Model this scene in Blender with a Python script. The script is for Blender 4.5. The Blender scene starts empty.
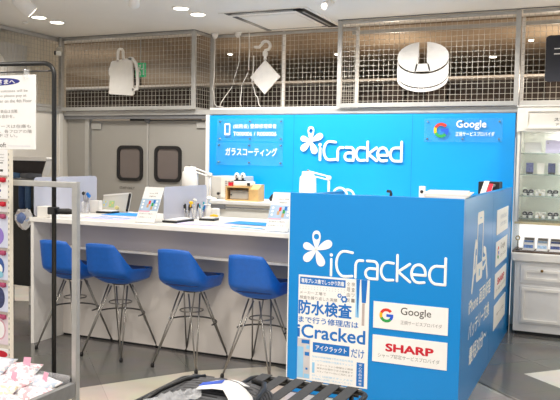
import bpy, math, random
from mathutils import Vector, Matrix
random.seed(7)
PI = math.pi
scene = bpy.context.scene
COL = scene.collection
D = bpy.data

# ------------------------------------------------------------------ materials
def lin(c):
    return tuple(((v/255)/12.92 if v/255 <= .04045 else ((v/255+.055)/1.055)**2.4) for v in c)

MATS = {}
def mat(name, rgb, rough=.5, metal=0., noise=0., nscale=20., spec=.5, emit=None, estr=0., bump=0.):
    if name in MATS: return MATS[name]
    m = D.materials.new(name); m.use_nodes = True
    nt = m.node_tree; b = nt.nodes['Principled BSDF']
    c = lin(rgb)
    b.inputs['Base Color'].default_value = (*c, 1)
    b.inputs['Roughness'].default_value = rough
    b.inputs['Metallic'].default_value = metal
    b.inputs['Specular IOR Level'].default_value = spec
    if noise or bump:
        tc = nt.nodes.new('ShaderNodeTexCoord'); n = nt.nodes.new('ShaderNodeTexNoise')
        n.inputs['Scale'].default_value = nscale; n.inputs['Detail'].default_value = 4
        nt.links.new(tc.outputs['Object'], n.inputs['Vector'])
        if noise:
            r = nt.nodes.new('ShaderNodeValToRGB')
            r.color_ramp.elements[0].position = .3; r.color_ramp.elements[1].position = .7
            r.color_ramp.elements[0].color = (*[x*(1-noise) for x in c], 1)
            r.color_ramp.elements[1].color = (*[min(1, x*(1+noise)) for x in c], 1)
            nt.links.new(n.outputs['Fac'], r.inputs['Fac']); nt.links.new(r.outputs['Color'], b.inputs['Base Color'])
        if bump:
            bp = nt.nodes.new('ShaderNodeBump'); bp.inputs['Strength'].default_value = bump; bp.inputs['Distance'].default_value = .01
            nt.links.new(n.outputs['Fac'], bp.inputs['Height']); nt.links.new(bp.outputs['Normal'], b.inputs['Normal'])
    if emit:
        b.inputs['Emission Color'].default_value = (*lin(emit), 1); b.inputs['Emission Strength'].default_value = estr
    MATS[name] = m
    return m

def clear_mat(name, rgb, amount, rough=.15):
    if name in MATS: return MATS[name]
    m = D.materials.new(name); m.use_nodes = True
    nt = m.node_tree; b = nt.nodes['Principled BSDF']; out = nt.nodes['Material Output']
    b.inputs['Base Color'].default_value = (*lin(rgb), 1); b.inputs['Roughness'].default_value = rough
    t = nt.nodes.new('ShaderNodeBsdfTransparent'); mx = nt.nodes.new('ShaderNodeMixShader')
    mx.inputs['Fac'].default_value = amount
    nt.links.new(t.outputs[0], mx.inputs[1]); nt.links.new(b.outputs[0], mx.inputs[2]); nt.links.new(mx.outputs[0], out.inputs['Surface'])
    MATS[name] = m
    return m

WHITE = mat('warm_white_paint', (238, 234, 228), .5, noise=.02)
CTOP = mat('white_counter_laminate', (244, 240, 234), .3, noise=.015)
CAPRON = mat('shaded_lilac_grey_board', (186, 180, 184), .5, noise=.02, nscale=3)  # apron colour darkened to carry the shade under the worktop
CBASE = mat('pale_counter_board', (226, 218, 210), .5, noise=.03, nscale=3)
CEIL = mat('ceiling_paint', (236, 230, 220), .8, noise=.02, nscale=2)
LWALL = mat('left_wall_paint', (226, 220, 210), .6, noise=.02, nscale=2)
DOORG = mat('grey_door_paint', (160, 156, 149), .45, noise=.02, nscale=3)
JAMB = mat('pale_grey_metal', (186, 184, 180), .4, .3, noise=.03)
STEEL = mat('galvanised_steel', (186, 184, 180), .4, .5, noise=.06)
WIRE = mat('zinc_wire', (196, 190, 178), .45, .3, noise=.05)
CHROME = mat('brushed_chrome', (150, 146, 140), .3, .85, noise=.08, nscale=60)
DSTEEL = mat('dark_steel_rod', (92, 90, 88), .35, .8, noise=.08, nscale=60)
BLACK = mat('black_plastic', (20, 20, 22), .45, noise=.1)
BLACKM = mat('black_powder_coat', (17, 17, 18), .4, noise=.1)
RUBBER = mat('black_rubber', (24, 22, 22), .6, noise=.1)
GLASSB = mat('brown_tinted_pane', (112, 102, 98), .25, noise=.05, nscale=3)
BWALL = mat('bright_blue_panel', (0, 158, 236), .35, noise=.02, nscale=1.5)
PANEL = mat('less_lit_blue_laminate', (0, 136, 214), .32, noise=.02, nscale=1.5)  # same blue as the wall, weaker light on the booth put into the colour
STOOLB = mat('royal_blue_leatherette', (24, 98, 192), .42, noise=.06, nscale=40, bump=.03)
STOOLN = mat('navy_seat_pad', (10, 44, 104), .55, noise=.08, nscale=40)
LETW = mat('white_acrylic_letter', (250, 250, 250), .35, noise=.01)
INKW = mat('white_ink', (250, 249, 246), .6, noise=.01)
PAPER = mat('white_paper', (244, 242, 240), .7, noise=.015)
INKK = mat('dark_grey_ink', (70, 66, 62), .7, noise=.05)
INKG = mat('mid_grey_ink', (140, 136, 134), .7, noise=.05)
INKLG = mat('light_grey_ink', (190, 196, 206), .7, noise=.05)
INKB = mat('blue_ink', (12, 112, 196), .6, noise=.03)
INKLB = mat('light_blue_ink', (150, 204, 240), .6, noise=.03)
INKN = mat('navy_ink', (34, 40, 130), .6, noise=.03)
RED = mat('red_ink', (206, 14, 44), .6, noise=.03)
GRED = mat('signal_red_ink', (222, 56, 42), .6, noise=.02)
GYEL = mat('golden_yellow_ink', (246, 186, 8), .6, noise=.02)
GGRN = mat('leaf_green_ink', (44, 160, 76), .6, noise=.02)
GBLU = mat('clear_blue_ink', (36, 92, 214), .6, noise=.02)
PINK = mat('pink_print', (240, 176, 200), .6, noise=.05)
CREAM = mat('cream_cabinet_paint', (242, 238, 228), .45, noise=.015)
CABW = mat('white_cabinet_paint', (232, 230, 228), .45, noise=.015)
WOOD = mat('light_birch', (216, 176, 116), .5, noise=.08, nscale=30)
GREEN = mat('exit_sign_green', (16, 150, 96), .4, noise=.02, emit=(20, 170, 110), estr=.5)
LILAC = mat('lilac_paper', (214, 206, 236), .6, noise=.05, nscale=30)
SKYP = mat('sky_blue_paper', (20, 150, 238), .6, noise=.04)
PURP = mat('purple_print', (150, 124, 206), .6, noise=.08)
NAVY = mat('navy_cloth', (34, 58, 96), .8, noise=.15, nscale=60)
CHAR = mat('charcoal_webbing', (58, 58, 60), .75, noise=.15, nscale=120)
GREYP = mat('grey_plastic', (120, 120, 122), .5, noise=.06)
TAN = mat('tan_print', (206, 164, 120), .6, noise=.1)
YEL = mat('yellow_plastic', (246, 196, 20), .4, noise=.04)
TEAL = mat('teal_plastic', (20, 160, 180), .4, noise=.04)
DARKSIGN = mat('slate_sign_face', (36, 38, 48), .5, noise=.05)
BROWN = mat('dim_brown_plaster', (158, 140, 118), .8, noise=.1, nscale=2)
DBROWN = mat('dark_shelf_front', (52, 42, 36), .8, noise=.25, nscale=6)
TILEW = mat('white_wall_board', (232, 224, 208), .5, noise=.02)
FROST = clear_mat('frosted_acrylic', (216, 218, 232), .62, .3)
ACRYL = clear_mat('clear_acrylic', (120, 190, 240), .10, .06)
SHELFG = clear_mat('green_edge_glass', (150, 190, 180), .35, .05)
CLEARG = clear_mat('clear_cabinet_glass', (235, 240, 238), .06, .03)
CLEARP = clear_mat('clear_plastic_film', (236, 236, 238), .28, .1)
LAMPON = mat('lit_lamp_lens', (255, 250, 240), .5, emit=(255, 246, 228), estr=7.)
BACKLIT = mat('backlit_white_board', (250, 248, 246), .5, emit=(255, 252, 246), estr=.9)

def film(name, cols, scale):
    m = mat(name, cols[0], .35); nt = m.node_tree; b = nt.nodes['Principled BSDF']
    tc = nt.nodes.new('ShaderNodeTexCoord'); n = nt.nodes.new('ShaderNodeTexVoronoi'); n.inputs['Scale'].default_value = scale
    r = nt.nodes.new('ShaderNodeValToRGB'); r.color_ramp.interpolation = 'CONSTANT'
    while len(r.color_ramp.elements) < len(cols): r.color_ramp.elements.new(.5)
    for i, c in enumerate(cols):
        r.color_ramp.elements[i].position = i/len(cols); r.color_ramp.elements[i].color = (*lin(c), 1)
    nt.links.new(tc.outputs['Object'], n.inputs['Vector']); nt.links.new(n.outputs['Color'], r.inputs['Fac']); nt.links.new(r.outputs['Color'], b.inputs['Base Color'])
    return m
FILMA = film('printed_pink_film', ((240, 236, 236), (232, 206, 214), (214, 214, 222), (250, 248, 246), (226, 176, 184), (236, 234, 232)), 75)
FILMB = film('printed_blue_film', ((238, 238, 240), (186, 198, 214), (240, 238, 236), (206, 206, 216), (240, 220, 226)), 70)
FILMC = film('printed_cream_film', ((246, 240, 220), (240, 230, 188), (250, 246, 236), (232, 214, 176), (236, 206, 190)), 75)
def floor_mat(name, rgb, rough):
    m = D.materials.new(name); m.use_nodes = True
    nt = m.node_tree; b = nt.nodes['Principled BSDF']
    tc = nt.nodes.new('ShaderNodeTexCoord'); mp = nt.nodes.new('ShaderNodeMapping')
    mp.inputs['Rotation'].default_value = (0, 0, math.radians(45))
    br = nt.nodes.new('ShaderNodeTexBrick'); br.offset = 0
    c = lin(rgb)
    br.inputs['Scale'].default_value = 1.6
    br.inputs['Color1'].default_value = (*c, 1); br.inputs['Color2'].default_value = (*[x*1.12 for x in c], 1)
    br.inputs['Mortar'].default_value = (*[x*.8 for x in c], 1)
    br.inputs['Mortar Size'].default_value = .003; br.inputs['Brick Width'].default_value = 1.; br.inputs['Row Height'].default_value = 1.
    n = nt.nodes.new('ShaderNodeTexNoise'); n.inputs['Scale'].default_value = 3; n.inputs['Detail'].default_value = 6
    mr = nt.nodes.new('ShaderNodeMapRange'); mr.inputs['To Min'].default_value = rough*.8; mr.inputs['To Max'].default_value = rough*1.25
    mx = nt.nodes.new('ShaderNodeMix'); mx.data_type = 'RGBA'; mx.blend_type = 'MULTIPLY'; mx.inputs['Factor'].default_value = .35
    nt.links.new(tc.outputs['Object'], mp.inputs['Vector']); nt.links.new(mp.outputs[0], br.inputs['Vector'])
    nt.links.new(tc.outputs['Object'], n.inputs['Vector'])
    nt.links.new(br.outputs['Color'], mx.inputs['A']); nt.links.new(n.outputs['Color'], mx.inputs['B'])
    nt.links.new(mx.outputs['Result'], b.inputs['Base Color'])
    nt.links.new(n.outputs['Fac'], mr.inputs['Value']); nt.links.new(mr.outputs[0], b.inputs['Roughness'])
    return m
FDARK = floor_mat('polished_grey_floor', (112, 109, 106), .13)
FLIGHT = floor_mat('beige_floor_tile', (214, 204, 188), .17)
FMID = floor_mat('pale_grey_floor_tile', (160, 154, 147), .16)
FWHITE = floor_mat('white_floor_tile', (236, 230, 222), .3)

# ------------------------------------------------------------------ builders
ORG = {}
class MB:
    def __init__(s): s.v, s.f, s.mi, s.sm = [], [], [], []; s.cur = 0; s.smooth = False
    def add(s, vs, fs, smooth=None):
        k = len(s.v); s.v += [tuple(p) for p in vs]
        for f in fs:
            s.f.append([i+k for i in f]); s.mi.append(s.cur); s.sm.append(s.smooth if smooth is None else smooth)
        return s
    def box(s, x0, x1, y0, y1, z0, z1, M=None):
        vs = [Vector((x, y, z)) for x in (x0, x1) for y in (y0, y1) for z in (z0, z1)]
        if M: vs = [M @ p for p in vs]
        return s.add(vs, [(0,1,3,2),(4,6,7,5),(0,4,5,1),(2,3,7,6),(0,2,6,4),(1,5,7,3)], False)
    def tube(s, pts, r, n=8, closed=False, caps=True):
        pts = [Vector(p) for p in pts]; m = len(pts); rings = []
        up = Vector((0, 0, 1))
        for i, p in enumerate(pts):
            a = pts[(i-1) % m] if (closed or i > 0) else p; b = pts[(i+1) % m] if (closed or i < m-1) else p
            t = (b-a).normalized()
            u = up if abs(t.dot(up)) < .95 else Vector((1, 0, 0))
            e1 = t.cross(u).normalized(); e2 = t.cross(e1)
            rr = r[i] if isinstance(r, (list, tuple)) else r
            rings.append([p + e1*math.cos(2*PI*k/n)*rr + e2*math.sin(2*PI*k/n)*rr for k in range(n)])
        vs = [q for R in rings for q in R]; fs = []
        for i in range(m if closed else m-1):
            j = (i+1) % m
            for k in range(n): fs.append((i*n+k, i*n+(k+1) % n, j*n+(k+1) % n, j*n+k))
        if caps and not closed: fs += [tuple(range(n))[::-1], tuple((m-1)*n+k for k in range(n))]
        return s.add(vs, fs, True)
    def lathe(s, prof, c=(0, 0, 0), n=20, M=None, cap=True):
        vs = []; fs = []
        for r, z in prof:
            for k in range(n):
                p = Vector((r*math.cos(2*PI*k/n), r*math.sin(2*PI*k/n), z))
                if M: p = M @ p
                vs.append(p + Vector(c))
        for i in range(len(prof)-1):
            for k in range(n): fs.append((i*n+k, i*n+(k+1) % n, (i+1)*n+(k+1) % n, (i+1)*n+k))
        if cap: fs += [tuple(range(n))[::-1], tuple((len(prof)-1)*n+k for k in range(n))]
        return s.add(vs, fs, True)
    def prism(s, poly, fr, depth=0.):
        """poly in (u, v); fr = (origin, U, V, N); depth along N (towards the viewer)."""
        o, U, V, N = fr; n = len(poly)
        base = [o + U*a + V*b for a, b in poly]
        if depth <= 0: return s.add(base, [tuple(range(n))], False)
        top = [p + N*depth for p in base]
        return s.add(base+top, [tuple(range(n))[::-1], tuple(range(n, 2*n))] + [(i, (i+1) % n, (i+1) % n+n, i+n) for i in range(n)], False)
    def ribbon(s, pts, w, fr, depth=0.):
        """a pen stroke of width w along pts (u, v), round ended"""
        h = w/2; P = [Vector((a, b)) for a, b in pts]; L, R = [], []
        for i, p in enumerate(P):
            t = ((P[min(i+1, len(P)-1)]-p).normalized() + (p-P[max(i-1, 0)]).normalized())
            t = t.normalized() if t.length > 1e-6 else Vector((1, 0)); nn = Vector((-t.y, t.x))
            L.append(p+nn*h); R.append(p-nn*h)
        def cap(p, t0):
            a0 = math.atan2(t0.y, t0.x); return [p + Vector((math.cos(a0+a), math.sin(a0+a)))*h for a in (PI/3, 0, -PI/3)]
        e = cap(P[-1], (P[-1]-P[-2]).normalized()); b = cap(P[0], (P[0]-P[1]).normalized())
        for i in range(len(P)-1):
            s.prism([R[i], R[i+1], L[i+1], L[i]], fr, depth)
        s.prism([R[-1]] + e[::-1] + [L[-1]], fr, depth)
        s.prism([L[0]] + b[::-1] + [R[0]], fr, depth)
        return s
    def stroke(s, pts, w, fr, depth):
        """a rounded, slightly domed pen stroke; sharp corners split it into pieces"""
        P = [Vector(p) for p in pts]; run = [P[0]]; runs = []
        for i in range(1, len(P)):
            if (P[i]-run[-1]).length < 1e-5: continue
            if len(run) > 1 and (run[-1]-run[-2]).normalized().dot((P[i]-run[-1]).normalized()) < .55:
                runs.append(run); run = [run[-1]]
            run.append(P[i])
        runs.append(run); o, U, V, N = fr; n = 10
        for q in runs:
            if len(q) < 2: continue
            t0 = (q[1]-q[0]).normalized(); t1 = (q[-1]-q[-2]).normalized(); h = w/2
            st = [(q[0]-t0*h*f, g, t0) for f, g in ((.98, .2), (.8, .6), (.45, .9))]
            for i, p in enumerate(q):
                ta = (p-q[i-1]).normalized() if i else t0; tb = (q[i+1]-p).normalized() if i < len(q)-1 else t1
                t = (ta+tb).normalized(); st.append((p, 1/max(.7, t.dot(ta)), t))
            st += [(q[-1]+t1*h*f, g, t1) for f, g in ((.45, .9), (.8, .6), (.98, .2))]
            vs = []
            for p, g, t in st:
                nn = Vector((-t.y, t.x)); gd = min(g, 1)
                for k in range(n):
                    c, sn = math.cos(2*PI*k/n), math.sin(2*PI*k/n)
                    c = math.copysign(abs(c)**.6, c); sn = math.copysign(abs(sn)**.6, sn)
                    pp = p+nn*(c*h*g); vs.append(o+U*pp.x+V*pp.y+N*(sn*gd*depth))
            m = len(st)
            s.add(vs, [(i*n+k, i*n+(k+1) % n, (i+1)*n+(k+1) % n, (i+1)*n+k) for i in range(m-1) for k in range(n)] + [tuple(range(n))[::-1], tuple((m-1)*n+k for k in range(n))], True)
        return s
    def build(s, name, mats, parent=None, bevel=0., solid=0.):
        me = D.meshes.new(name)
        o0 = Vector(ORG.get(parent.name, (0, 0, 0))) if parent else Vector((0, 0, 0))
        me.from_pydata([Vector(p)-o0 for p in s.v], [], s.f)
        for m in (mats if isinstance(mats, (list, tuple)) else [mats]): me.materials.append(m)
        for p, a, b in zip(me.polygons, s.mi, s.sm): p.material_index = a; p.use_smooth = b
        me.update()
        o = D.objects.new(name, me); COL.objects.link(o)
        if parent: o.parent = parent; ORG[o.name] = ORG.get(parent.name, (0, 0, 0))
        if solid:
            md = o.modifiers.new('thick', 'SOLIDIFY'); md.thickness = solid; md.offset = -1
        if bevel:
            md = o.modifiers.new('soft', 'BEVEL'); md.width = bevel; md.segments = 2; md.limit_method = 'ANGLE'
        return o

def box(x0, x1, y0, y1, z0, z1, M=None): return MB().box(x0, x1, y0, y1, z0, z1, M)
def tag(o, label=None, cat=None, group=None, kind=None):
    if label: o['label'] = label
    if cat: o['category'] = cat
    if group: o['group'] = group
    if kind: o['kind'] = kind
    return o
def thing(name, label, cat, loc, group=None):
    o = D.objects.new(name, None); o.empty_display_size = .05; COL.objects.link(o); o.location = loc
    ORG[o.name] = tuple(loc)
    return tag(o, label, cat, group)
def struct(name, mb, m, parent=None, label=None, cat=None, **k):
    o = mb.build(name, m, parent, **k)
    if not parent: tag(o, label, cat, None, 'structure')
    return o
def copy_tree(o, loc, label, group=None):
    r = o.copy(); COL.objects.link(r); r.location = loc; r['label'] = label
    if group: r['group'] = group
    def kids(a, b):
        for ch in list(a.children):
            c = ch.copy(); COL.objects.link(c); c.parent = b; kids(ch, c)
    kids(o, r)
    return r
X, Y, Z = Vector((1, 0, 0)), Vector((0, 1, 0)), Vector((0, 0, 1))
def front(x, y, z): return (Vector((x, y, z)), X, Z, -Y)          # a face looking towards the shop entrance
def side(x, y, z): return (Vector((x, y, z)), Y, Z, X)            # a face looking right (+X)
def flat(x, y, z): return (Vector((x, y, z)), X, Y, Z)

def lettering(name, body, fr, w, h, m, parent=None, bold=0., keep=False, depth=0., label=None):
    """text fitted into w x h (metres) with its lower left corner on the frame's origin"""
    cu = D.curves.new(name, 'FONT'); cu.body = body; cu.size = 1;  cu.resolution_u = 3; cu.extrude = 0
    to = D.objects.new(name+'_source', cu); COL.objects.link(to)
    dg = bpy.context.evaluated_depsgraph_get(); dg.update()
    me = D.meshes.new_from_object(to.evaluated_get(dg))
    D.objects.remove(to)
    mb = MB()
    if len(me.vertices) == 0: mb.box(0, w, 0, .0005, 0, h); return mb.build(name, m, parent)
    xs = [v.co.x for v in me.vertices]; ys = [v.co.y for v in me.vertices]
    x0, x1, y0, y1 = min(xs), max(xs), min(ys), max(ys)
    sx, sy = w/(x1-x0), h/(y1-y0)
    if keep: sx = sy = min(sx, sy)
    o, U, V, N = fr
    n = len(me.vertices)
    base = [o + U*((v.co.x-x0)*sx) + V*((v.co.y-y0)*sy) for v in me.vertices]
    lift = 0
    fs = [tuple(p.vertices) for p in me.polygons]
    if depth:
        cnt = {}
        for f in fs:
            for a, b in zip(f, f[1:]+f[:1]): cnt[(min(a, b), max(a, b))] = cnt.get((min(a, b), max(a, b)), 0)+1
        mb.add(base+[p+N*depth for p in base], fs + [tuple(i+n for i in f) for f in fs] + [(a, b, b+n, a+n) for (a, b), k in cnt.items() if k == 1], False)
    else:
        mb.add(base, fs, False)
        if bold:                                   # heavier strokes: the same outline laid a hair beside itself
            for du, dv in ((1, 0), (0, 1), (-1, 0), (0, -1), (.7, .7), (-.7, -.7), (.7, -.7), (-.7, .7)):
                lift += .00003
                mb.add([p + U*(du*bold*sx*.8) + V*(dv*bold*sy*.8) + N*lift for p in base], fs, False)
    D.meshes.remove(me)
    ob = mb.build(name, m, parent)
    if label: ob['label'] = label
    return ob
def arc(cx, cy, rx, ry, a0, a1, n=14):
    return [(cx+rx*math.cos(math.radians(a0+(a1-a0)*i/n)), cy+ry*math.sin(math.radians(a0+(a1-a0)*i/n))) for i in range(n+1)]
def roundrect(x0, x1, z0, z1, r, n=5):
    p = []
    for cx, cz, a in ((x1-r, z1-r, 0), (x0+r, z1-r, 90), (x0+r, z0+r, 180), (x1-r, z0+r, 270)): p += arc(cx, cz, r, r, a, a+90, n)
    return p
def frame_ring(mb, outer, inner, fr, depth):
    o, U, V, N = fr; n = len(outer)
    A = [o+U*a+V*b for a, b in outer]; B = [o+U*a+V*b for a, b in inner]
    vs = A + B + [p+N*depth for p in A] + [p+N*depth for p in B]; fs = []
    for i in range(n):
        j = (i+1) % n
        fs += [(i+2*n, j+2*n, j+3*n, i+3*n), (i, j, j+2*n, i+2*n), (i+n, i+3*n, j+3*n, j+n), (i, i+n, j+n, j)]
    return mb.add(vs, fs, False)

# letter strokes of the shop logo, in units of the reception panel's lettering (metres, baseline 0)
def logo_strokes():
    S = []
    xh, asc, cap = .107, .155, .156
    S.append([(.004, 0), (.004, .100)])
    S.append([(.004, .128), (.004, .1285)])
    C = [(.142, .006), (.1, .0)] + [(a, b) for a, b in arc(.088, .078, .05, .078, 270, 90, 18)] + [(.1, cap), (.142, cap-.006)]
    S.append(C)
    S.append([(.163, 0), (.163, .07)] + arc(.188, .072, .025, .034, 180, 90, 8) + [(.209, .106)])
    S.append([(.236, xh)] + [(.27, xh)] + arc(.277, .08, .025, .027, 90, 0, 8) + [(.302, 0), (.26, 0)] + arc(.256, .031, .029, .031, 270, 90, 12) + [(.302, .062)])
    S.append([(.4, .003), (.37, 0)] + arc(.365, xh/2, .04, xh/2, 270, 90, 16) + [(.37, xh), (.4, xh-.003)])
    S.append([(.424, 0), (.424, asc)])
    S.append([(.5, xh), (.43, .056), (.503, 0)])
    S.append([(.588, .004), (.56, 0)] + arc(.553, xh/2, .042, xh/2, 270, 0, 24)[0:0] + arc(.553, xh/2, .042, xh/2, 270, 90, 12) + arc(.556, xh/2+.004, .038, xh/2-.004, 90, 0, 8) + [(.594, .046), (.515, .046)])
    S.append([(.711, asc), (.711, .0), (.67, 0)] + arc(.66, xh/2, .042, xh/2, 270, 90, 12) + [(.67, xh), (.711, xh)])
    return S
def logo_letters(name, fr, s, w, depth, m, parent):
    mb = MB()
    for st in logo_strokes():
        if len(st) == 2 and abs(st[0][1]-st[1][1]) < .002:
            c = st[0]; mb.prism(arc(c[0]*s, c[1]*s, w*.62, w*.62, 0, 348, 29), fr, depth or 0)
        else: mb.stroke([(a*s, b*s) for a, b in st], w, fr, depth)
    return mb.build(name, m, parent)
def petal(L, W, ang, n=12):
    pts = []
    for i in range(2*n):
        t = i/(2*n)*2*PI
        r = (1-math.cos(t))/2; x = L*r; y = W*math.sin(t)*(.25+.75*r)*.62
        pts.append((x*math.cos(ang)-y*math.sin(ang), x*math.sin(ang)+y*math.cos(ang)))
    return pts
def emblem(name, fr, L, depth, m, parent):
    mb = MB()
    for a, k, wd in ((28, .95, .5), (162, .76, .44), (222, .9, .5), (-66, .9, .52)): mb.prism(petal(L*k, L*wd, math.radians(a)), fr, depth)
    out = petal(L, L*.52, PI/2, 12); n = len(out)
    inn = [(L*.15*math.cos(math.atan2(b-L*.68, a)), L*.68+L*.15*math.sin(math.atan2(b-L*.68, a))) for a, b in out]
    frame_ring(mb, out, inn, fr, max(depth, .0004))
    return mb.build(name, m, parent)
def g_emblem(name, fr, R, parent, depth=0.001):
    """ring letter in four colours"""
    mb = MB(); o = fr
    def seg(a0, a1, mi):
        mb.cur = mi
        oa = arc(0, 0, R, R, a0, a1, 10); ia = arc(0, 0, R*.6, R*.6, a0, a1, 10)
        for i in range(10): mb.prism([oa[i], oa[i+1], ia[i+1], ia[i]], o, depth)
    seg(40, 155, 0); seg(155, 205, 1); seg(205, 318, 2); seg(318, 362, 3)
    mb.cur = 3; mb.prism([(0, -R*.2), (R*.99, -R*.2), (R*.99, R*.19), (0, R*.19)], o, depth*1.02)
    return mb.build(name, [GRED, GYEL, GGRN, GBLU], parent)

F = 728.701; pitch, roll, yaw, H = .056941, .018077, -.415314, 1.4935
cy, sy = math.cos(yaw), math.sin(yaw)
fw = Vector((sy*math.cos(pitch), cy*math.cos(pitch), -math.sin(pitch)))
rt = Vector((cy, -sy, 0)); up = rt.cross(fw)
c_, s_ = math.cos(roll), math.sin(roll)
r2 = c_*rt + s_*up; u2 = -s_*rt + c_*up
cam = D.cameras.new('camera'); co = D.objects.new('camera', cam); COL.objects.link(co)
cam.sensor_fit = 'HORIZONTAL'; cam.sensor_width = 36; cam.lens = 36*F/560; cam.clip_start = .05
co.matrix_world = Matrix(((r2.x, u2.x, -fw.x, 0), (r2.y, u2.y, -fw.y, 0), (r2.z, u2.z, -fw.z, H), (0, 0, 0, 1)))
scene.camera = co

# ------------------------------------------------------------------ the room
fl = MB(); fl.add([(-7.5, -1.5, 0), (3.5, -1.5, 0), (3.5, 7.4, 0), (-7.5, 7.4, 0)], [(0, 1, 2, 3)])
fl.cur = 1
def patch(mi, pts, z=.0006):
    fl.cur = mi; fl.add([(a, b, z) for a, b in pts], [tuple(range(len(pts)))])
patch(1, [(-3.01, 3.70), (-2.547, 4.36), (-2.10, 4.72), (-1.80, 4.60), (-1.80, 4.24), (-.72, 4.24), (-.72, 1.6), (-4.6, 1.6)])
patch(2, [(-.72, 5.03), (-.738, 5.03), (-.40, 4.74), (.6, 3.7), (-.72, 2.4)])
patch(3, [(-.452, 5.364), (.5, 6.35), (.78, 6.1), (-.16, 5.095)])
patch(3, [(-6.0, 6.9), (-4.3, 6.9), (-4.3, 6.0), (-6.0, 5.45)])
flo = struct('floor', fl, [FDARK, FLIGHT, FMID, FWHITE])
ce = box(-7.5, 3.5, 1.5, 7.25, 2.862, 2.95)
ce.box(-7.5, 3.5, 7.25, 12.2, 2.885, 2.95)
struct('ceiling', ce, CEIL)
# ceiling joint lines
tj = box(-5.9, -4.07, 6.86, 6.872, 2.855, 2.861).box(-4.075, -4.06, 6.87, 7.25, 2.855, 2.861).box(-2.43, 1.5, 6.84, 6.852, 2.855, 2.861)
struct('trim_ceiling', tj, GREYP)
struct('wall_left', box(-6.1, -5.9, 2.5, 7.2, 0, 2.0), LWALL)
struct('wall_left_upper', box(-6.32, -6.25, 2.5, 7.4, 2.0, 2.88), TILEW)
struct('trim_left_corner', box(-5.935, -5.885, 6.86, 6.91, 0, 1.99), WHITE)
struct('trim_left_ledge', box(-6.25, -5.88, 2.5, 6.9, 1.985, 2.035), STEEL)
# wall with the staff doors
wb = box(-5.885, -5.62, 7.0, 7.12, 0, 1.99).box(-5.62, -3.88, 7.02, 7.12, 1.925, 1.99).box(-3.93, -3.8, 7.02, 7.12, 0, 1.95)
struct('wall_back', wb, DOORG)
struct('trim_header', box(-5.92, 1.2, 6.93, 7.2, 1.955, 2.005), JAMB)
struct('trim_soffit', box(-5.9, -3.9, 6.95, 7.03, 1.915, 1.956), GREYP)
# staff double door: two leaves, each with hinge plate, gasketed window
dj = struct('door_frame', box(-5.62, -5.565, 6.985, 7.06, 0, 1.925).box(-3.955, -3.925, 6.985, 7.06, 0, 1.925), JAMB)
for k, (x0, x1, wx0, wx1) in enumerate(((-5.562, -4.772, -5.18, -4.825), (-4.752, -3.957, -4.665, -4.31))):
    dt = thing('door_%d' % (k+1), ('grey swing door leaf with tinted window and small staff only lettering', 'grey swing door leaf with tinted window beside the blue wall')[k], 'door', (x0, 7.03, 0)); dt['kind'] = 'structure'
    struct('leaf', box(x0, x1, 7.03, 7.07, .01, 1.9), DOORG, dt, bevel=.004)
    g = MB(); fo = roundrect(wx0, wx1, 1.203, 1.612, .07); fi = roundrect(wx0+.036, wx1-.036, 1.239, 1.576, .05)
    frame_ring(g, fo, fi, front(0, 7.028, 0), .018)
    gs = g.build('window_gasket', RUBBER, dt)
    MB().prism(fi, front(0, 7.026, 0), .003).build('window_pane', GLASSB, gs)
    struct('hinge_plate', box(x0+.01, x0+.15, 7.01, 7.03, 1.80, 1.87) if k == 0 else box(x1-.16, x1-.01, 7.01, 7.03, 1.81, 1.88), JAMB, dt, bevel=.004)
    struct('top_closer', box(x1-.22, x1-.02, 7.0, 7.03, 1.895, 1.915) if k == 0 else box(x0+.02, x1-.1, 7.01, 7.03, 1.895, 1.907), BLACKM, dt)
    if k == 0: lettering('door_lettering', 'STAFF ONLY', front(-5.15, 7.028, 1.105), .21, .028, INKK, dt)
struct('trim_door_meeting', box(-4.772, -4.752, 7.02, 7.06, 0, 1.9), JAMB)
struct('trim_door_pivot', MB().lathe([(.0, -.012), (.035, -.01), (.035, .01), (0, .012)], (-4.76, 7.01, 1.905), 14, Matrix.Rotation(PI/2, 3, 'X')), GREYP)
# bright blue back wall
wbl = box(-3.885, -.735, 6.9, 6.96, 0, 1.942)
struct('wall_back_blue', wbl, BWALL)
struct('trim_blue_edge', box(-3.925, -3.885, 6.885, 6.96, 0, 1.95), WHITE)
struct('trim_blue_seams', box(-2.903, -2.9, 6.8985, 6.9, 1.0, 1.94).box(-1.676, -1.673, 6.8985, 6.9, 1.0, 1.94), INKB)
struct('wall_back_right', box(-.735, 1.2, 7.0, 7.08, 0, 1.96), CREAM)
struct('wall_right', box(1.2, 1.3, 3.0, 7.2, 0, 2.88), LWALL)
# dim store space beyond the wire screens
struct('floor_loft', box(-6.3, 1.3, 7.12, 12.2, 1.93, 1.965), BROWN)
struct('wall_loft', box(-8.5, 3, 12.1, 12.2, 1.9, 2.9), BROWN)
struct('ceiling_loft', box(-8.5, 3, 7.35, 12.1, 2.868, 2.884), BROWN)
struct('wall_loft_left', box(-8.5, -8.4, 7.3, 12.2, 1.9, 2.9), BROWN)

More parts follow.
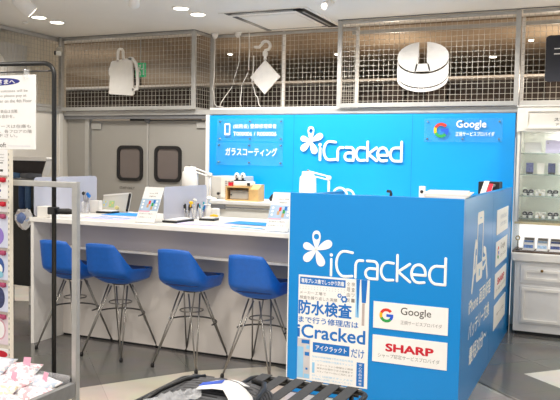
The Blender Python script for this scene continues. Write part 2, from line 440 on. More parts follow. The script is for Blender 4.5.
# ------------------------------------------------------------------ wire screens above the counter
def screen(label, x0, x1, y, z0=2.02, z1=2.855, mid=False, left=True, right=True, pitch=.05):
    t = thing('wire_screen', label, 'wire screen', ((x0+x1)/2, y, z0), 'wire mesh screens over the counter')
    m = MB(); w = .0015
    n = int((x1-x0)/pitch)
    for i in range(1, n+1):
        x = x0 + i*(x1-x0)/(n+1); m.box(x-w, x+w, y-w, y+w, z0, z1)
    k = int((z1-z0)/pitch)
    for i in range(1, k+1):
        z = z0 + i*(z1-z0)/(k+1); m.box(x0, x1, y-w+.004, y+w+.004, z-w, z+w)
    m.build('wire_mesh', WIRE, t)
    box(x0, x1, y-.02, y+.02, z0-.012, z0+.03).build('bottom_rail', JAMB, t, bevel=.003)
    box(x0, x1, y-.015, y+.015, z1-.028, z1).build('top_rail', STEEL, t, bevel=.003)
    if left: box(x0-.022, x0+.022, y-.022, y+.022, z0-.01, z1+.003).build('post', STEEL, t, bevel=.004)
    if right: box(x1-.022, x1+.022, y-.022, y+.022, z0-.01, z1+.003).build('post', STEEL, t, bevel=.004)
    return t
screen('wire mesh screen above the grey doors carrying the white backpack cut-out', -5.90, -4.09, 6.9)
screen('set-back wire mesh screen behind the white luggage tag cut-out', -4.06, -2.37, 7.26, right=False)
screen('wire mesh screen above the blue wall carrying the round white box cut-out', -2.42, -.735, 6.9)
screen('wire mesh screen above the glass display cabinet with the dark sign', -.70, 1.15, 6.9, left=False)
# side return of the left screen and the left-hand wall screen
sl = thing('wire_screen', 'wire mesh screen running along the white left wall towards the corner camera', 'wire screen', (-5.9, 5.2, 2.03), 'wire mesh screens over the counter')
m = MB()
for i in range(1, 68): yy = 3.5 + i*.05; m.box(-5.902, -5.898, yy-.0015, yy+.0015, 2.03, 2.84)
for i in range(1, 17): zz = 2.03 + i*.05; m.box(-5.8985, -5.8945, 3.5, 6.88, zz-.0015, zz+.0015)
m.build('wire_mesh', WIRE, sl)
box(-5.93, -5.885, 3.5, 6.87, 2.815, 2.856).build('top_rail', STEEL, sl, bevel=.004)
box(-5.93, -5.885, 3.5, 6.87, 2.04, 2.07).build('bottom_rail', STEEL, sl, bevel=.004)
sr = thing('wire_screen', 'narrow side return of wire mesh between the doors screen and the set-back screen', 'wire screen', (-4.08, 7.08, 2.03), 'wire mesh screens over the counter')
m = MB()
for i in range(1, 7): yy = 6.92 + i*.05; m.box(-4.0815, -4.0785, yy-.0015, yy+.0015, 2.03, 2.85)
for i in range(1, 17): zz = 2.03 + i*.05; m.box(-4.078, -4.075, 6.92, 7.25, zz-.0015, zz+.0015)
m.build('wire_mesh', WIRE, sr)
box(-4.095, -4.065, 6.925, 7.235, 2.005, 2.035).build('bottom_rail', JAMB, sr, bevel=.003)
box(-4.095, -4.065, 6.925, 7.235, 2.83, 2.856).build('top_rail', STEEL, sr, bevel=.003)
# rear frame of the cage
for x, lab in ((-2.37, 'slim rear cage post behind the round white box cut-out'), (-.73, 'slim rear cage post left of the dark sign'), (-3.2, 'white perforated rear cage post right of the luggage tag cut-out')):
    p = box(x-.016, x+.016, 7.28, 7.31, 1.966, 2.866).build('cage_post', WHITE, bevel=.003); tag(p, lab, 'post', 'rear cage posts')
p = box(-2.44, 1.1, 7.31, 7.34, 2.795, 2.83).build('cage_rail', JAMB, bevel=.003); tag(p, 'pale horizontal rear cage rail near the ceiling behind the right-hand screens', 'rail')
# dark shelving beyond, with a pale top edge
dk = thing('stock_shelf', 'long dark stock shelf with a pale top edge seen through the wire screens', 'shelf', (-3, 9.1, 1.965))
b = MB()
for i in range(38):
    x = -8.2 + i*.28; h = .3+.2*random.random(); b.box(x, x+.25, 9.05, 9.3, 1.966, 1.966+h)
b.build('dark_cartons', DBROWN, dk)['kind'] = 'stuff'
box(-8.3, 2.3, 9.3, 9.4, 1.966, 2.5).build('back_board', DBROWN, dk)
box(-8.3, 2.3, 9.02, 9.4, 2.5, 2.53).build('top_board', WHITE, dk, bevel=.004)
dkc = box(-5.35, -4.95, 9.6, 9.7, 2.1, 2.868).build('dark_column', mat('near_black_paint', (38, 33, 30), .7, noise=.1)); tag(dkc, 'dark column standing behind the screen left of the backpack cut-out', 'column')
dkc.location.x = -1.75
# exit sign behind the screen
ex = thing('exit_sign', 'small green running-man exit sign behind the screen beside the backpack cut-out', 'exit sign', (-5.05, 7.3, 2.43))
box(-5.135, -5.0, 7.3, 7.33, 2.43, 2.595).build('housing', GREEN, ex, bevel=.004)
pg = MB(); fr = front(-5.115, 7.2985, 2.445)
pg.prism(arc(.052, .118, .013, .013, 0, 345, 23), fr, .0008).ribbon([(.05, .1), (.042, .06), (.06, .035), (.055, .01)], .016, fr, .0008).ribbon([(.042, .06), (.025, .04), (.008, .042)], .013, fr, .0008).ribbon([(.05, .095), (.075, .075), (.085, .085)], .01, fr, .0008).ribbon([(.05, .095), (.024, .09), (.016, .07)], .01, fr, .0008)
pg.prism([(.09, .005), (.105, .005), (.105, .14), (.09, .14)], fr, .0008)
pg.build('running_figure', INKW, ex)
tubeX = MB().tube([(-5.07, 7.315, 2.59), (-5.07, 7.315, 2.868)], .007).build('hanger', JAMB, ex)
# small lamps in the loft space
for x, y, r, lab in ((-2.5, 10.6, .19, 'flush round pale ceiling light beyond the screen left of the round box cut-out'), (-4.55, 8.6, .035, 'tiny lit ceiling spot beyond the screen above the doors'), (-3.2, 9.0, .035, 'tiny lit ceiling spot beyond the screen over the middle of the blue wall'), (-1.35, 9.8, .05, 'tiny lit ceiling spot beyond the screen right of the round box cut-out'), (-.78, 8.6, .03, 'tiny lit ceiling spot beyond the screen beside the dark sign')):
    t = thing('ceiling_spot', lab, 'ceiling light', (x, y, 2.868), 'lights beyond the wire screens')
    MB().lathe([(r*1.25, 0), (r*1.25, -.012), (r, -.014)], (x, y, 2.867), 18).build('rim', WHITE, t)
    MB().lathe([(r*.95, -.012), (r*.8, -.02), (0.001, -.022)], (x, y, 2.8655), 18).build('lens', LAMPON if r < .1 else TILEW, t)

# loose white cables inside the set-back bay
for k, pts in enumerate(([(-3.98, 7.15, 2.86), (-3.98, 7.14, 2.5), (-3.99, 7.15, 2.2), (-3.95, 7.16, 2.06), (-3.86, 7.14, 2.05)],
                         [(-3.68, 7.16, 2.86), (-3.68, 7.15, 2.55), (-3.74, 7.15, 2.3), (-3.9, 7.15, 2.06)],
                         [(-3.55, 7.14, 2.86), (-3.56, 7.15, 2.45), (-3.645, 7.15, 2.25), (-3.63, 7.14, 2.05)],
                         [(-3.5, 7.16, 2.6), (-3.52, 7.15, 2.3), (-3.45, 7.15, 2.15), (-3.4, 7.15, 2.05)])):
    P = []
    for i in range(len(pts)-1):
        for j in range(6):
            a, b = Vector(pts[i]), Vector(pts[i+1]); P.append(a.lerp(b, j/6) + Vector((.012*math.sin(i+j/6*PI), 0, 0)))
    P.append(Vector(pts[-1]))
    tag(MB().tube(P, .0045, 6).build('cable', WHITE), ('leftmost white cable hanging behind the set-back wire screen', 'second white cable from the left, slanting behind the set-back screen', 'thick white cable hanging just left of the luggage tag cut-out', 'short white cable tail at the lower left of the luggage tag cut-out')[k], 'cable', 'cables in the set-back bay')
tag(box(-4.0, -2.4, 7.1, 7.2, 2.006, 2.04).build('cable_ledge', WHITE, bevel=.004), 'white ledge under the set-back wire screen', 'ledge')

# ------------------------------------------------------------------ white cut-out signs on the screens
def cutout(name, label, x, z): return thing(name, label, 'hanging sign', (x, 6.86, z), 'cut-out signs on the wire screens')
bp = cutout('backpack_sign', 'white backpack silhouette sign on the wire screen above the doors', -4.99, 2.17)
fr = front(0, 6.872, 0)
MB().prism([(-5.175, 2.2), (-5.165, 2.19), (-4.86, 2.168), (-4.835, 2.19), (-4.87, 2.582), (-4.9, 2.59), (-5.13, 2.56), (-5.15, 2.55), (-5.163, 2.5), (-5.178, 2.48), (-5.18, 2.42), (-5.165, 2.39)], fr, .02).build('bag_body', WHITE, bp)
MB().ribbon([(-5.06, 2.56), (-5.06, 2.65)] + arc(-5.025, 2.655, .035, .04, 180, 0, 8) + [(-4.985, 2.58)], .026, fr, .02).build('grab_handle', WHITE, bp)
MB().ribbon([(-4.9, 2.585), (-4.86, 2.58), (-4.815, 2.52), (-4.795, 2.44), (-4.79, 2.27), (-4.8, 2.24), (-4.85, 2.235)], .034, fr, .02).build('shoulder_strap', WHITE, bp)
lt = thing('luggage_tag_sign', 'white diamond tag hanging from a hook cut-out on the set-back screen', 'hanging sign', (-3.39, 7.21, 2.19), 'cut-out signs on the wire screens')
fr = front(0, 7.225, 0)
MB().prism([(-3.56, 2.37), (-3.385, 2.187), (-3.205, 2.372), (-3.385, 2.556)], fr, .02).build('diamond_tag', WHITE, lt)
MB().ribbon([(-3.51, 2.700), (-3.46, 2.695), (-3.42, 2.735)] + arc(-3.385, 2.705, .055, .052, 135, -50, 10) + [(-3.385, 2.66), (-3.385, 2.62)], .028, fr, .02).build('hook', WHITE, lt)
MB().prism(roundrect(-3.412, -3.362, 2.59, 2.655, .02), fr, .024).prism([(-3.405, 2.56), (-3.368, 2.56), (-3.378, 2.6), (-3.394, 2.6)], fr, .022).build('swivel', WHITE, lt)
rb = cutout('round_box_sign', 'white round lidded box silhouette sign on the screen above the logo wall', -1.585, 2.2)
fr = front(0, 6.872, 0)
cx, rx, ry = -1.583, .242, .135
def half(a0, a1, xin): return arc(cx, 2.475, rx, ry, a0, a1, 12) + [(xin, 2.42)]
lid = MB()
lid.prism([(-1.625, 2.43)] + [(-1.625, 2.604)] + arc(cx, 2.475, rx, ry, 100, 180, 10) + [(cx-rx, 2.46)] + arc(cx, 2.46, rx, ry, 180, 255, 8)[1:], fr, .02)
lid.prism([(-1.545, 2.43)] + arc(cx, 2.46, rx, ry, 285, 360, 8) + arc(cx, 2.475, rx, ry, 0, 81, 10) + [(-1.545, 2.604)], fr, .02)
lid.prism([(-1.66, 2.335), (-1.645, 2.405), (-1.525, 2.405), (-1.505, 2.335)], fr, .02)
lid.build('lid_disc', WHITE, rb)
def band(z, h, ryy):
    a = arc(cx, z, rx, ryy, 180, 360, 18); b2 = [(p, q-h) for p, q in a]
    mbb = MB()
    for i in range(18): mbb.prism([b2[i], b2[i+1], a[i+1], a[i]], fr, .02)
    return mbb
band(2.435, .125, .125).build('box_wall', WHITE, rb)
band(2.298, .03, .125).build('box_foot', WHITE, rb)
ds = thing('dark_sign', 'dark rounded square sign with white lettering on the screen above the cabinet', 'hanging sign', (-.25, 6.86, 2.2), 'cut-out signs on the wire screens')
MB().prism(roundrect(-.495, -.09, 2.21, 2.612, .03), front(0, 6.872, 0), .02).build('sign_face', DARKSIGN, ds)
lettering('lettering', 'コスメ', front(-.425, 6.851, 2.44), .29, .065, INKW, ds, bold=.02)

# ------------------------------------------------------------------ ceiling fittings
ac = thing('ceiling_air_conditioner', 'square ceiling air conditioner with dark slots set between the ceiling panels', 'air conditioner', (-2.95, 6.7, 2.86))
box(-3.4, -2.5, 6.17, 7.2, 2.856, 2.8615).build('outer_panel', CEIL, ac)
s4 = MB()
s4.box(-3.34, -2.56, 6.18, 6.27, 2.8535, 2.8565).box(-2.64, -2.53, 6.2, 7.15, 2.8535, 2.8565).box(-3.34, -3.285, 6.35, 7.15, 2.8535, 2.8565).box(-3.3, -2.6, 7.08, 7.11, 2.8535, 2.8565)
s4.build('air_slot', BLACKM, ac)
vn = MB().box(-2.6, -2.58, 6.33, 7.05, 2.849, 2.8565).box(-3.28, -2.65, 6.215, 6.23, 2.849, 2.8565); vn.build('slot_vane', JAMB, ac)
box(-3.26, -2.68, 6.36, 7.06, 2.848, 2.8565).build('intake_grille', CEIL, ac, bevel=.006)
DOWN = ((-5.204, 5.756), (-5.215, 6.032), (-3.606, 5.84), (-3.599, 6.136))
for k, (x, y) in enumerate(DOWN):
    t = thing('downlight', ('lit recessed oval downlight at the far left of the ceiling, nearer of its pair', 'recessed downlight at the far left of the ceiling, nearer the corner camera', 'lit recessed downlight left of the air conditioner, nearer of its pair', 'recessed downlight left of the air conditioner, closer to the wire screens')[k], 'downlight', (x, y, 2.86), 'recessed downlights')
    MB().lathe([(.085, 0), (.085, -.006), (.07, -.008)], (x, y, 2.8615), 24).build('rim', WHITE, t)
    MB().lathe([(.068, -.0095), (.04, -.012), (.001, -.013)], (x, y, 2.8615), 24).build('lens', LAMPON, t)
def spot_head(label, x, y, tilt, az, s=1.):
    t = thing('track_spotlight', label, 'spotlight', (x, y, 2.86), 'spotlights under the ceiling')
    MB().lathe([(.05*s, 0), (.05*s, -.02*s), (.012, -.022*s), (.012, -.05*s)], (x, y, 2.8615), 16).build('mount', WHITE, t)
    M = Matrix.Rotation(az, 3, 'Z') @ Matrix.Rotation(tilt, 3, 'X')
    MB().lathe([(.04*s, .07*s), (.048*s, .06*s), (.052*s, -.07*s), (.044*s, -.075*s)], (x, y, 2.862-.085*s), 18, M).build('head', WHITE, t)
    MB().lathe([(.043*s, -.076*s), (.03*s, -.078*s), (.001, -.079*s)], (x, y, 2.862-.085*s), 18, M).build('lens', LAMPON, t)
    return t
spot_head('white box spotlight cut by the top left of the picture', -4.56, 4.86, .9, -.6, 1.2)
spot_head('white spotlight at the top edge between the two downlight pairs', -3.59, 5.08, .9, .6, .9)
spot_head('small white spotlight right of the air conditioner', -2.17, 5.86, 1.1, 1.1, .7)
sn = MB().lathe([(.03, 0), (.03, -.012), (.012, -.022), (.001, -.024)], (-5.545, 5.93, 2.8615), 16).build('ceiling_sensor', WHITE); tag(sn, 'tiny round white ceiling sensor near the left wall screen', 'sensor')
for k, x in enumerate((-3.985, -3.70)):
    d = MB().lathe([(.04, 0), (.034, -.03), (.016, -.055), (.001, -.06)], (x, 7.17, 2.8615), 16).build('sprinkler_head', WHITE); tag(d, ('white sprinkler head in the set-back bay, beside the thick grey post', 'white sprinkler head in the set-back bay, further from the grey post')[k], 'sprinkler', 'sprinkler heads')
# camera in the corner
sc = thing('security_camera', 'small pale security camera on the corner post under the ceiling', 'security camera', (-5.9, 6.82, 2.86))
MB().tube([(-5.855, 6.83, 2.861), (-5.855, 6.83, 2.72)], .018, 10).build('drop_pole', STEEL, sc)
M = Matrix.Translation((-5.822, 6.77, 2.69)) @ Matrix.Rotation(-.95, 4, 'Z') @ Matrix.Rotation(.45, 4, 'Y')
cb = box(-.085, .085, -.03, .03, -.028, .028, M).build('camera_body', CREAM, sc, bevel=.008)
MB().lathe([(.024, 0), (.024, .02), (.001, .021)], M @ Vector((.06, -.03, -.002)), 14, (M.to_3x3() @ Matrix.Rotation(PI/2, 3, 'X'))).build('lens', BLACK, cb)
# left wall grey board and white disc
t = thing('wall_board', 'grey board with a white disc behind the left wall screen', 'board', (-5.98, 5.5, 2.05))
box(-6.0, -5.96, 4.2, 6.4, 2.05, 2.70).build('board', mat('mid_grey_board', (190, 186, 180), .6, noise=.02, nscale=3), t)
MB().lathe([(.21, 0), (.21, .012), (.001, .013)], (-5.959, 5.88, 2.38), 40, Matrix.Rotation(PI/2, 3, 'Y')).build('disc', WHITE, t)

# ------------------------------------------------------------------ service counter
ct = thing('service_counter', 'long white service counter where four blue stools stand', 'counter', (-2.95, 4.9, 0))
box(-4.083, -1.815, 4.407, 5.35, .966, 1.0).build('worktop', CTOP, ct, bevel=.004)
box(-4.078, -4.048, 4.415, 5.35, 0, .965).build('end_panel', WHITE, ct, bevel=.003)
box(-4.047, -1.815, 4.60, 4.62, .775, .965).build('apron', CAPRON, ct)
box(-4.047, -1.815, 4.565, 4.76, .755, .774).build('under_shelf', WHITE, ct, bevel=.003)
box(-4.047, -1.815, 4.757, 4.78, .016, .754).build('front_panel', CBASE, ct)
box(-4.047, -1.815, 4.762, 4.79, 0, .0155).build('plinth', BLACKM, ct)
box(-1.85, -1.815, 4.80, 5.35, 0, .965).build('end_panel', WHITE, ct)

# ------------------------------------------------------------------ stools
def make_stool(loc, label):
    t = thing('bar_stool', label, 'bar stool', (0, 0, 0), 'blue bar stools at the counter')
    n = 56; zb = .53
    def zr(th):
        ph = abs(((th+90+180) % 360)-180)
        if ph < 40: return .85-.006*ph/40
        if ph < 78: return .844 - ((ph-40)/38)**1.15*.18
        if ph < 105: return .664-.030*(ph-78)/27
        return .634+.004*math.sin((ph-105)/75*PI)
    rows = []; K = 16
    for j in range(K+1):
        v = j/K; row = []
        for i in range(n):
            th = 360*i/n; c, s = math.cos(math.radians(th)), math.sin(math.radians(th))
            zz = zb + (zr(th)-zb)*max(0, v-.12)/.88 * (1 if v > .12 else 0)
            if v < .3: zz = zb + (zr(th)-zb)*.3**1.35*(v/.3)**2.4
            else: zz = zb + (zr(th)-zb)*v**1.35
            hgt = zz-zb
            rr = min(1, (v/.42))**.54 if v < .42 else 1
            a = .166 + .022*min(1, hgt/.1)
            b = .175 + .04*min(1, hgt/.1)
            if zz > .66: a -= .030*min(1, (zz-.66)/.185)
            ex = 2/4.2
            x = a*rr*math.copysign(abs(c)**ex, c); y = b*rr*math.copysign(abs(s)**ex, s)
            if zz > .62: y -= .062*(zz-.62)/.22
            if s > 0: y *= 1+.1*s
            row.append(Vector((x, y, zz)))
        rows.append(row)
    vs = [p for r in rows[1:] for p in r] + [Vector((0, 0, zb))]; fs = []
    for j in range(K-1):
        for i in range(n): fs.append((j*n+i, j*n+(i+1) % n, (j+1)*n+(i+1) % n, (j+1)*n+i))
    cidx = K*n
    for i in range(n): fs.append((cidx, (i+1) % n, i))
    MB().add(vs, fs, True).build('seat_shell', STOOLB, t, solid=.022)
    pad = []
    for q, z in ((1., .585), (1., .62), (.93, .640), (.6, .647), (.05, .648)):
        pad.append([Vector((.168*q*math.copysign(abs(math.cos(2*PI*i/n))**.66, math.cos(2*PI*i/n)), .18*q*math.copysign(abs(math.sin(2*PI*i/n))**.66, math.sin(2*PI*i/n))+.006, z)) for i in range(n)])
    vs = [p for r in pad for p in r]; fs = [(j*n+i, j*n+(i+1) % n, (j+1)*n+(i+1) % n, (j+1)*n+i) for j in range(4) for i in range(n)]
    MB().add(vs, fs + [tuple(4*n+i for i in range(n))], True).build('seat_pad', STOOLN, t)
    MB().lathe([(.001, .522), (.06, .523), (.07, .532), (.05, .537)], (0, 0, 0), 20).build('mounting_plate', BLACKM, t)
    for sx in (-1, 1):
        for s in (-1, 1):
            ft = Vector((sx*.178, s*.232, .012))
            L = MB().tube([ft, (sx*.085, s*.03, .518)], .0058, 7).tube([ft, (sx*.022, s*.082, .518)], .0058, 7)
            lg = L.build('leg', CHROME, t)
            MB().lathe([(.012, 0), (.013, .02), (.008, .03)], (ft.x, ft.y, 0), 10).build('foot_cap', RUBBER, lg)
    MB().tube([(.084*math.cos(2*PI*k/28), .084*math.sin(2*PI*k/28), .385) for k in range(28)], .0052, 7, closed=True).build('brace_ring', CHROME, t)
    MB().tube([(.185*math.cos(math.radians(a)), .172*math.sin(math.radians(a)), .30) for a in range(-8, 190, 9)], .0062, 7).build('foot_rest', DSTEEL, t)
    t.location = loc
    return t
SL = ('blue bar stool partly behind the silver rack post and black stand', 'blue bar stool just right of the silver rack post, second along the counter', 'blue bar stool below the pens and table lamp, third along the counter', 'blue bar stool nearest the blue reception panel')
st = make_stool((-3.735, 4.53, 0), SL[0])
for k, x in ((1, -3.31), (2, -2.685), (3, -2.125)): copy_tree(st, (x, 4.535, 0), SL[k])

# ------------------------------------------------------------------ blue reception panel
rp = thing('reception_panel', 'big blue branded reception booth in front of the counter', 'reception booth', (-1.26, 5.4, 0))
XR, YP, HP = -.7175, 4.258, 1.2787
box(-1.806, XR, YP, YP+.04, 0, HP).build('front_board', PANEL, rp, bevel=.002)
box(XR-.04, XR, YP+.0405, 5.49, 0, HP).box(XR-.04, XR, 5.494, 6.676, 0, HP).build('side_board', PANEL, rp)
box(-1.8125, -1.8065, YP-.001, YP+.04, 0, HP-.003).build('edge_strip', INKW, rp)
box(-1.806, -1.766, YP+.041, 5.2, 0, HP-.02).build('inner_board', PANEL, rp)
box(-1.1, XR-.041, YP+.041, 6.6, 1.12, 1.14).build('inner_shelf', WHITE, rp)
box(-1.1, -1.08, YP+.041, 6.25, 0, 1.12).build('shelf_support', WHITE, rp)
emblem('flower_emblem', front(-1.622, YP-.0005, .925), .122, .002, LETW, rp)
logo_letters('logo_lettering', front(-1.525, YP-.0005, .772), 1., .0165, .002, LETW, rp)
# side graphics
fs_ = side(XR+.0006, 0, 0)
ph = MB()
frame_ring(ph, roundrect(4.775, 5.035, .715, 1.17, .03), roundrect(4.80, 5.01, .83, 1.09, .004), fs_, .001)
ph.build('phone_drawing', INKW, rp)
ph = MB().prism([(4.885, .745), (4.93, .745), (4.93, .79), (4.885, .79)], side(XR+.0018, 0, 0), .0004).prism([(4.87, 1.125), (4.94, 1.125), (4.94, 1.132), (4.87, 1.132)], side(XR+.0018, 0, 0), .0004)
ph.ribbon([(4.86, 1.0), (4.94, .93), (4.88, .9), (4.96, .85)], .012, side(XR+.0008, 0, 0), .0004)
ph.build('phone_details', INKLB, rp)
MB().stroke([(4.63, .69), (4.67, .78), (4.70, .93), (4.73, .98), (4.755, .96)], .05, fs_, .001).stroke([(4.68, .79), (4.745, .80), (4.76, .88)], .035, fs_, .001).build('hand_drawing', INKW, rp)
MB().stroke([(5.28, .69), (5.22, .80), (5.17, .88), (5.09, .90)], .05, fs_, .001).stroke([(5.2, .84), (5.1, .83), (5.05, .84)], .028, fs_, .001).stroke([(5.22, .81), (5.1, .77), (5.06, .775)], .028, fs_, .001).build('hand_drawing', INKW, rp)
lettering('side_lettering', 'iPhone 画面修理', side(XR+.0006, 4.53, .545), .95, .105, INKW, rp, bold=.028)
lettering('side_lettering', 'バッテリー交換', side(XR+.0006, 4.54, .385), .90, .105, INKW, rp, bold=.028)
lettering('side_lettering', '最短30分〜', side(XR+.0006, 4.60, .215), .74, .11, INKW, rp, bold=.028)
# sign boards and poster on the booth
def board(label, fr, w, h, d=.003, name='sign_board', group=None, m=PAPER):
    o = fr[0]; t = thing(name, label, 'sign', tuple(o), group)
    MB().prism([(0, 0), (w, 0), (w, h), (0, h)], fr, d).build('board', m, t)
    return t
def shift(fr, u, v, n): return (fr[0]+fr[1]*u+fr[2]*v+fr[3]*n, fr[1], fr[2], fr[3])
gf = front(-1.241, YP-.001, .475)
g = board('white sign with multicoloured round letter on the booth front, upper of two', gf, .452, .163, group='signs on the booth front')
g_emblem('ring_emblem', shift(gf, .082, .083, .0036), .043, g, .0005)
lettering('lettering', 'Google', shift(gf, .17, .083, .0036), .182, .058, INKK, g, bold=.004)
lettering('lettering', '正規サービスプロバイダ', shift(gf, .17, .038, .0036), .248, .024, INKG, g)
sf = front(-1.2415, YP-.001, .268)
g = board('white sign with bold red capitals on the booth front, lower of two', sf, .453, .165, group='signs on the booth front')
lettering('lettering', 'SHARP', shift(sf, .085, .073, .0036), .285, .045, RED, g, bold=.05)
lettering('lettering', 'シャープ認定サービスプロバイダ', shift(sf, .036, .03, .0036), .375, .026, INKG, g)
SN = (('topmost white sign on the booth side, with faint grey lettering', 'grey'), ('white sign second from top on the booth side, with multicoloured mark', 'g'), ('white sign third from top on the booth side, with red capitals', 's'), ('lowest white sign on the booth side, with thin grey lines', 'l'))
for k, (lab, kind) in enumerate(SN):
    sfr = side(XR+.001, 5.70, .94-.2447*k)
    g = board(lab, sfr, .71, .19, group='signs on the booth side')
    if kind == 'g':
        g_emblem('ring_emblem', shift(sfr, .13, .1, .0036), .05, g, .0005); lettering('lettering', 'Google', shift(sfr, .27, .1, .0036), .28, .06, INKG, g)
        lettering('lettering', '正規サービスプロバイダ', shift(sfr, .27, .05, .0036), .36, .024, INKG, g)
    elif kind == 's':
        lettering('lettering', 'SHARP', shift(sfr, .14, .09, .0036), .42, .05, RED, g, bold=.05); lettering('lettering', 'シャープ認定サービスプロバイダ', shift(sfr, .06, .04, .0036), .58, .026, INKG, g)
    elif kind == 'grey':
        lettering('lettering', '総務省登録', shift(sfr, .2, .11, .0036), .4, .035, INKLG, g); lettering('lettering', '修理業者', shift(sfr, .2, .05, .0036), .4, .035, INKLG, g)
    else:
        lettering('lettering', '修理サービス受付', shift(sfr, .14, .085, .0036), .46, .022, INKG, g)
# waterproof test poster
pf = front(-1.736, YP-.001, .088); PW, PH = .467, .673
po = board('white printed repair poster with large blue lettering on the booth front', pf, PW, PH, .002, 'poster')
def pu(u, v): return shift(pf, u*PW, (1-v)*PH, .0025)
def prect(name, u0, u1, v0, v1, m, n=.0025): return MB().prism([(u0*PW, (1-v1)*PH), (u1*PW, (1-v1)*PH), (u1*PW, (1-v0)*PH), (u0*PW, (1-v0)*PH)], shift(pf, 0, 0, n), .0003).build(name, m, po)
def ptext(body, u0, u1, v0, v1, m, bold=0., n=.0029): return lettering('poster_lettering', body, shift(pf, u0*PW, (1-v1)*PH, n), (u1-u0)*PW, (v1-v0)*PH, m, po, bold)
prect('header_strip', .02, .67, .018, .088, INKB); ptext('専用プレス機でしっかり防塵', .04, .65, .032, .075, INKW, .02)
ptext('・・・・・・・・・・・・・・・・', .02, .66, .105, .112, INKLG, .03); ptext('・・・・・・・・・・・・・・・・', .02, .66, .125, .132, INKLG, .03)
ptext('メーカー工場で', .02, .40, .148, .18, INKG); ptext('検査を繰り返した実績', .02, .56, .195, .228, INKG)
for u, v, r in ((.59, .165, .022), (.655, .195, .035)):
    gm = MB(); frame_ring(gm, [(r*PW*1.25*math.cos(2*PI*i/24)*(1.12 if i % 4 < 2 else .92), r*PW*1.25*math.sin(2*PI*i/24)*(1.12 if i % 4 < 2 else .92)) for i in range(24)], [(r*PW*.62*math.cos(2*PI*i/24), r*PW*.62*math.sin(2*PI*i/24)) for i in range(24)], pu(u, v), .0004); gm.build('gear_drawing', INKB, po)
for j, col in enumerate(('全理由説', '検査ツール')):
    for i, chh in enumerate(col[:4]): ptext(chh, .69+.065*j, .735+.065*j, .03+.05*i, .068+.05*i, INKG)
ptext('防水検査', .01, .76, .238, .37, INKB, .034)
ptext('まで行う修理店は', .01, .86, .392, .452, INKB, .016)
ptext('iCracked', .0, .955, .468, .592, INKB, .022)
prect('blue_name_strip', .225, .745, .628, .722, INKB); ptext('アイクラックト', .265, .705, .652, .7, INKW, .02)
ptext('だけ', .77, .95, .645, .725, INKB, .015)
prect('water_drawing', .815, .865, .0, .35, INKLB); 
MB().prism([(.82*PW, PH), (.87*PW, PH), (.845*PW, .64*PH)], shift(pf, 0, 0, .003), .0003).prism([(.885*PW, PH), (.97*PW, PH), (.955*PW, .79*PH), (.9*PW, .79*PH)], shift(pf, 0, 0, .003), .0003).build('blue_spike_drawing', INKB, po)
prect('tool_drawing', .905, .94, .215, .42, mat('taupe_ink', (190, 176, 172), .6, noise=.03))
prect('illustration_ground', .0, .185, .605, .985, mat('pale_taupe_ink', (206, 202, 204), .6, noise=.03))
a = MB()
for u0, u1, v0, v1 in ((.06, .175, .615, .65), (.11, .175, .73, .765), (.125, .155, .88, .9)): a.prism([(u0*PW, (1-v1)*PH), (u1*PW, (1-v1)*PH), (u1*PW, (1-v0)*PH), (u0*PW, (1-v0)*PH)], shift(pf, 0, 0, .0031), .0003)
a.build('illustration_blue', INKB, po)
a = MB()
for u0, u1, v0, v1 in ((.0, .09, .685, .98), (.13, .18, .665, .70), (.1, .18, .94, .98)): a.prism([(u0*PW, (1-v1)*PH), (u1*PW, (1-v1)*PH), (u1*PW, (1-v0)*PH), (u0*PW, (1-v0)*PH)], shift(pf, 0, 0, .003), .0003)
a.build('illustration_light_blue', INKLB, po)
for v, body, m in ((.755, '独自の検査機器で防水性能を検査', INKLB), (.79, 'しっかり修理後の性能をチェック', INKLB), (.83, 'スマートフォン修理のご相談', INKG), (.86, '端末のお預かりから修理まで', INKG), (.89, 'スタッフがていねいに対応します', INKG), (.935, '詳しくは店頭スタッフまで', INKLB), (.965, 'お気軽にお問い合わせください', INKLB)):
    ptext(body, .29 if .8 < v < .92 else .22, .80, v, v+.018, m)
prect('vertical_strip', .85, .955, .765, .985, INKB)
for i, chh in enumerate('安心の品質検査'): ptext(chh, .88, .925, .775+.0295*i, .797+.0295*i, INKW)
prect('small_strip', .22, .255, .82, .92, INKLB)

# ------------------------------------------------------------------ blue wall signs
wl = thing('wall_logo', 'large raised white shop logo on the bright blue wall', 'logo sign', (-2.3, 6.88, 1.47))
emblem('flower_emblem', front(-2.705, 6.885, 1.672), .152, .012, LETW, wl)
logo_letters('lettering', front(-2.608, 6.883, 1.487), 1.18, .027, .009, LETW, wl)
ps = MB()
for x, z in ((-2.605, 1.63), (-2.595, 1.5), (-2.4, 1.6), (-2.1, 1.5), (-1.77, 1.5)): ps.tube([(x, 6.899, z), (x, 6.886, z)], .004, 6)
ps.build('standoff_pin', JAMB, wl)
def acrylic(label, x0, x1, z0, z1):
    t = thing('acrylic_sign', label, 'sign', ((x0+x1)/2, 6.88, z0), 'clear acrylic signs on the blue wall')
    box(x0, x1, 6.874, 6.879, z0, z1).build('acrylic_plate', ACRYL, t)
    for x in (x0+.03, (x0+x1)/2, x1-.03):
        for z in (z0+.03, z1-.03):
            MB().tube([(x, 6.899, z), (x, 6.87, z)], .008, 8).build('standoff_screw', CHROME, t)
    return t
a = acrylic('clear acrylic sign with phone outline, upper left of the blue wall', -3.78, -3.01, 1.665, 1.905)
ph = MB(); frame_ring(ph, roundrect(-3.69, -3.622, 1.73, 1.855, .01), roundrect(-3.677, -3.635, 1.752, 1.838, .003), front(0, 6.8735, 0), .003); ph.build('phone_symbol', LETW, a)
lettering('lettering', '(総務省) 登録修理業者', front(-3.585, 6.873, 1.795), .50, .053, LETW, a, .008)
lettering('lettering', 'T000006 / R000006', front(-3.585, 6.873, 1.724), .50, .042, LETW, a, .01)
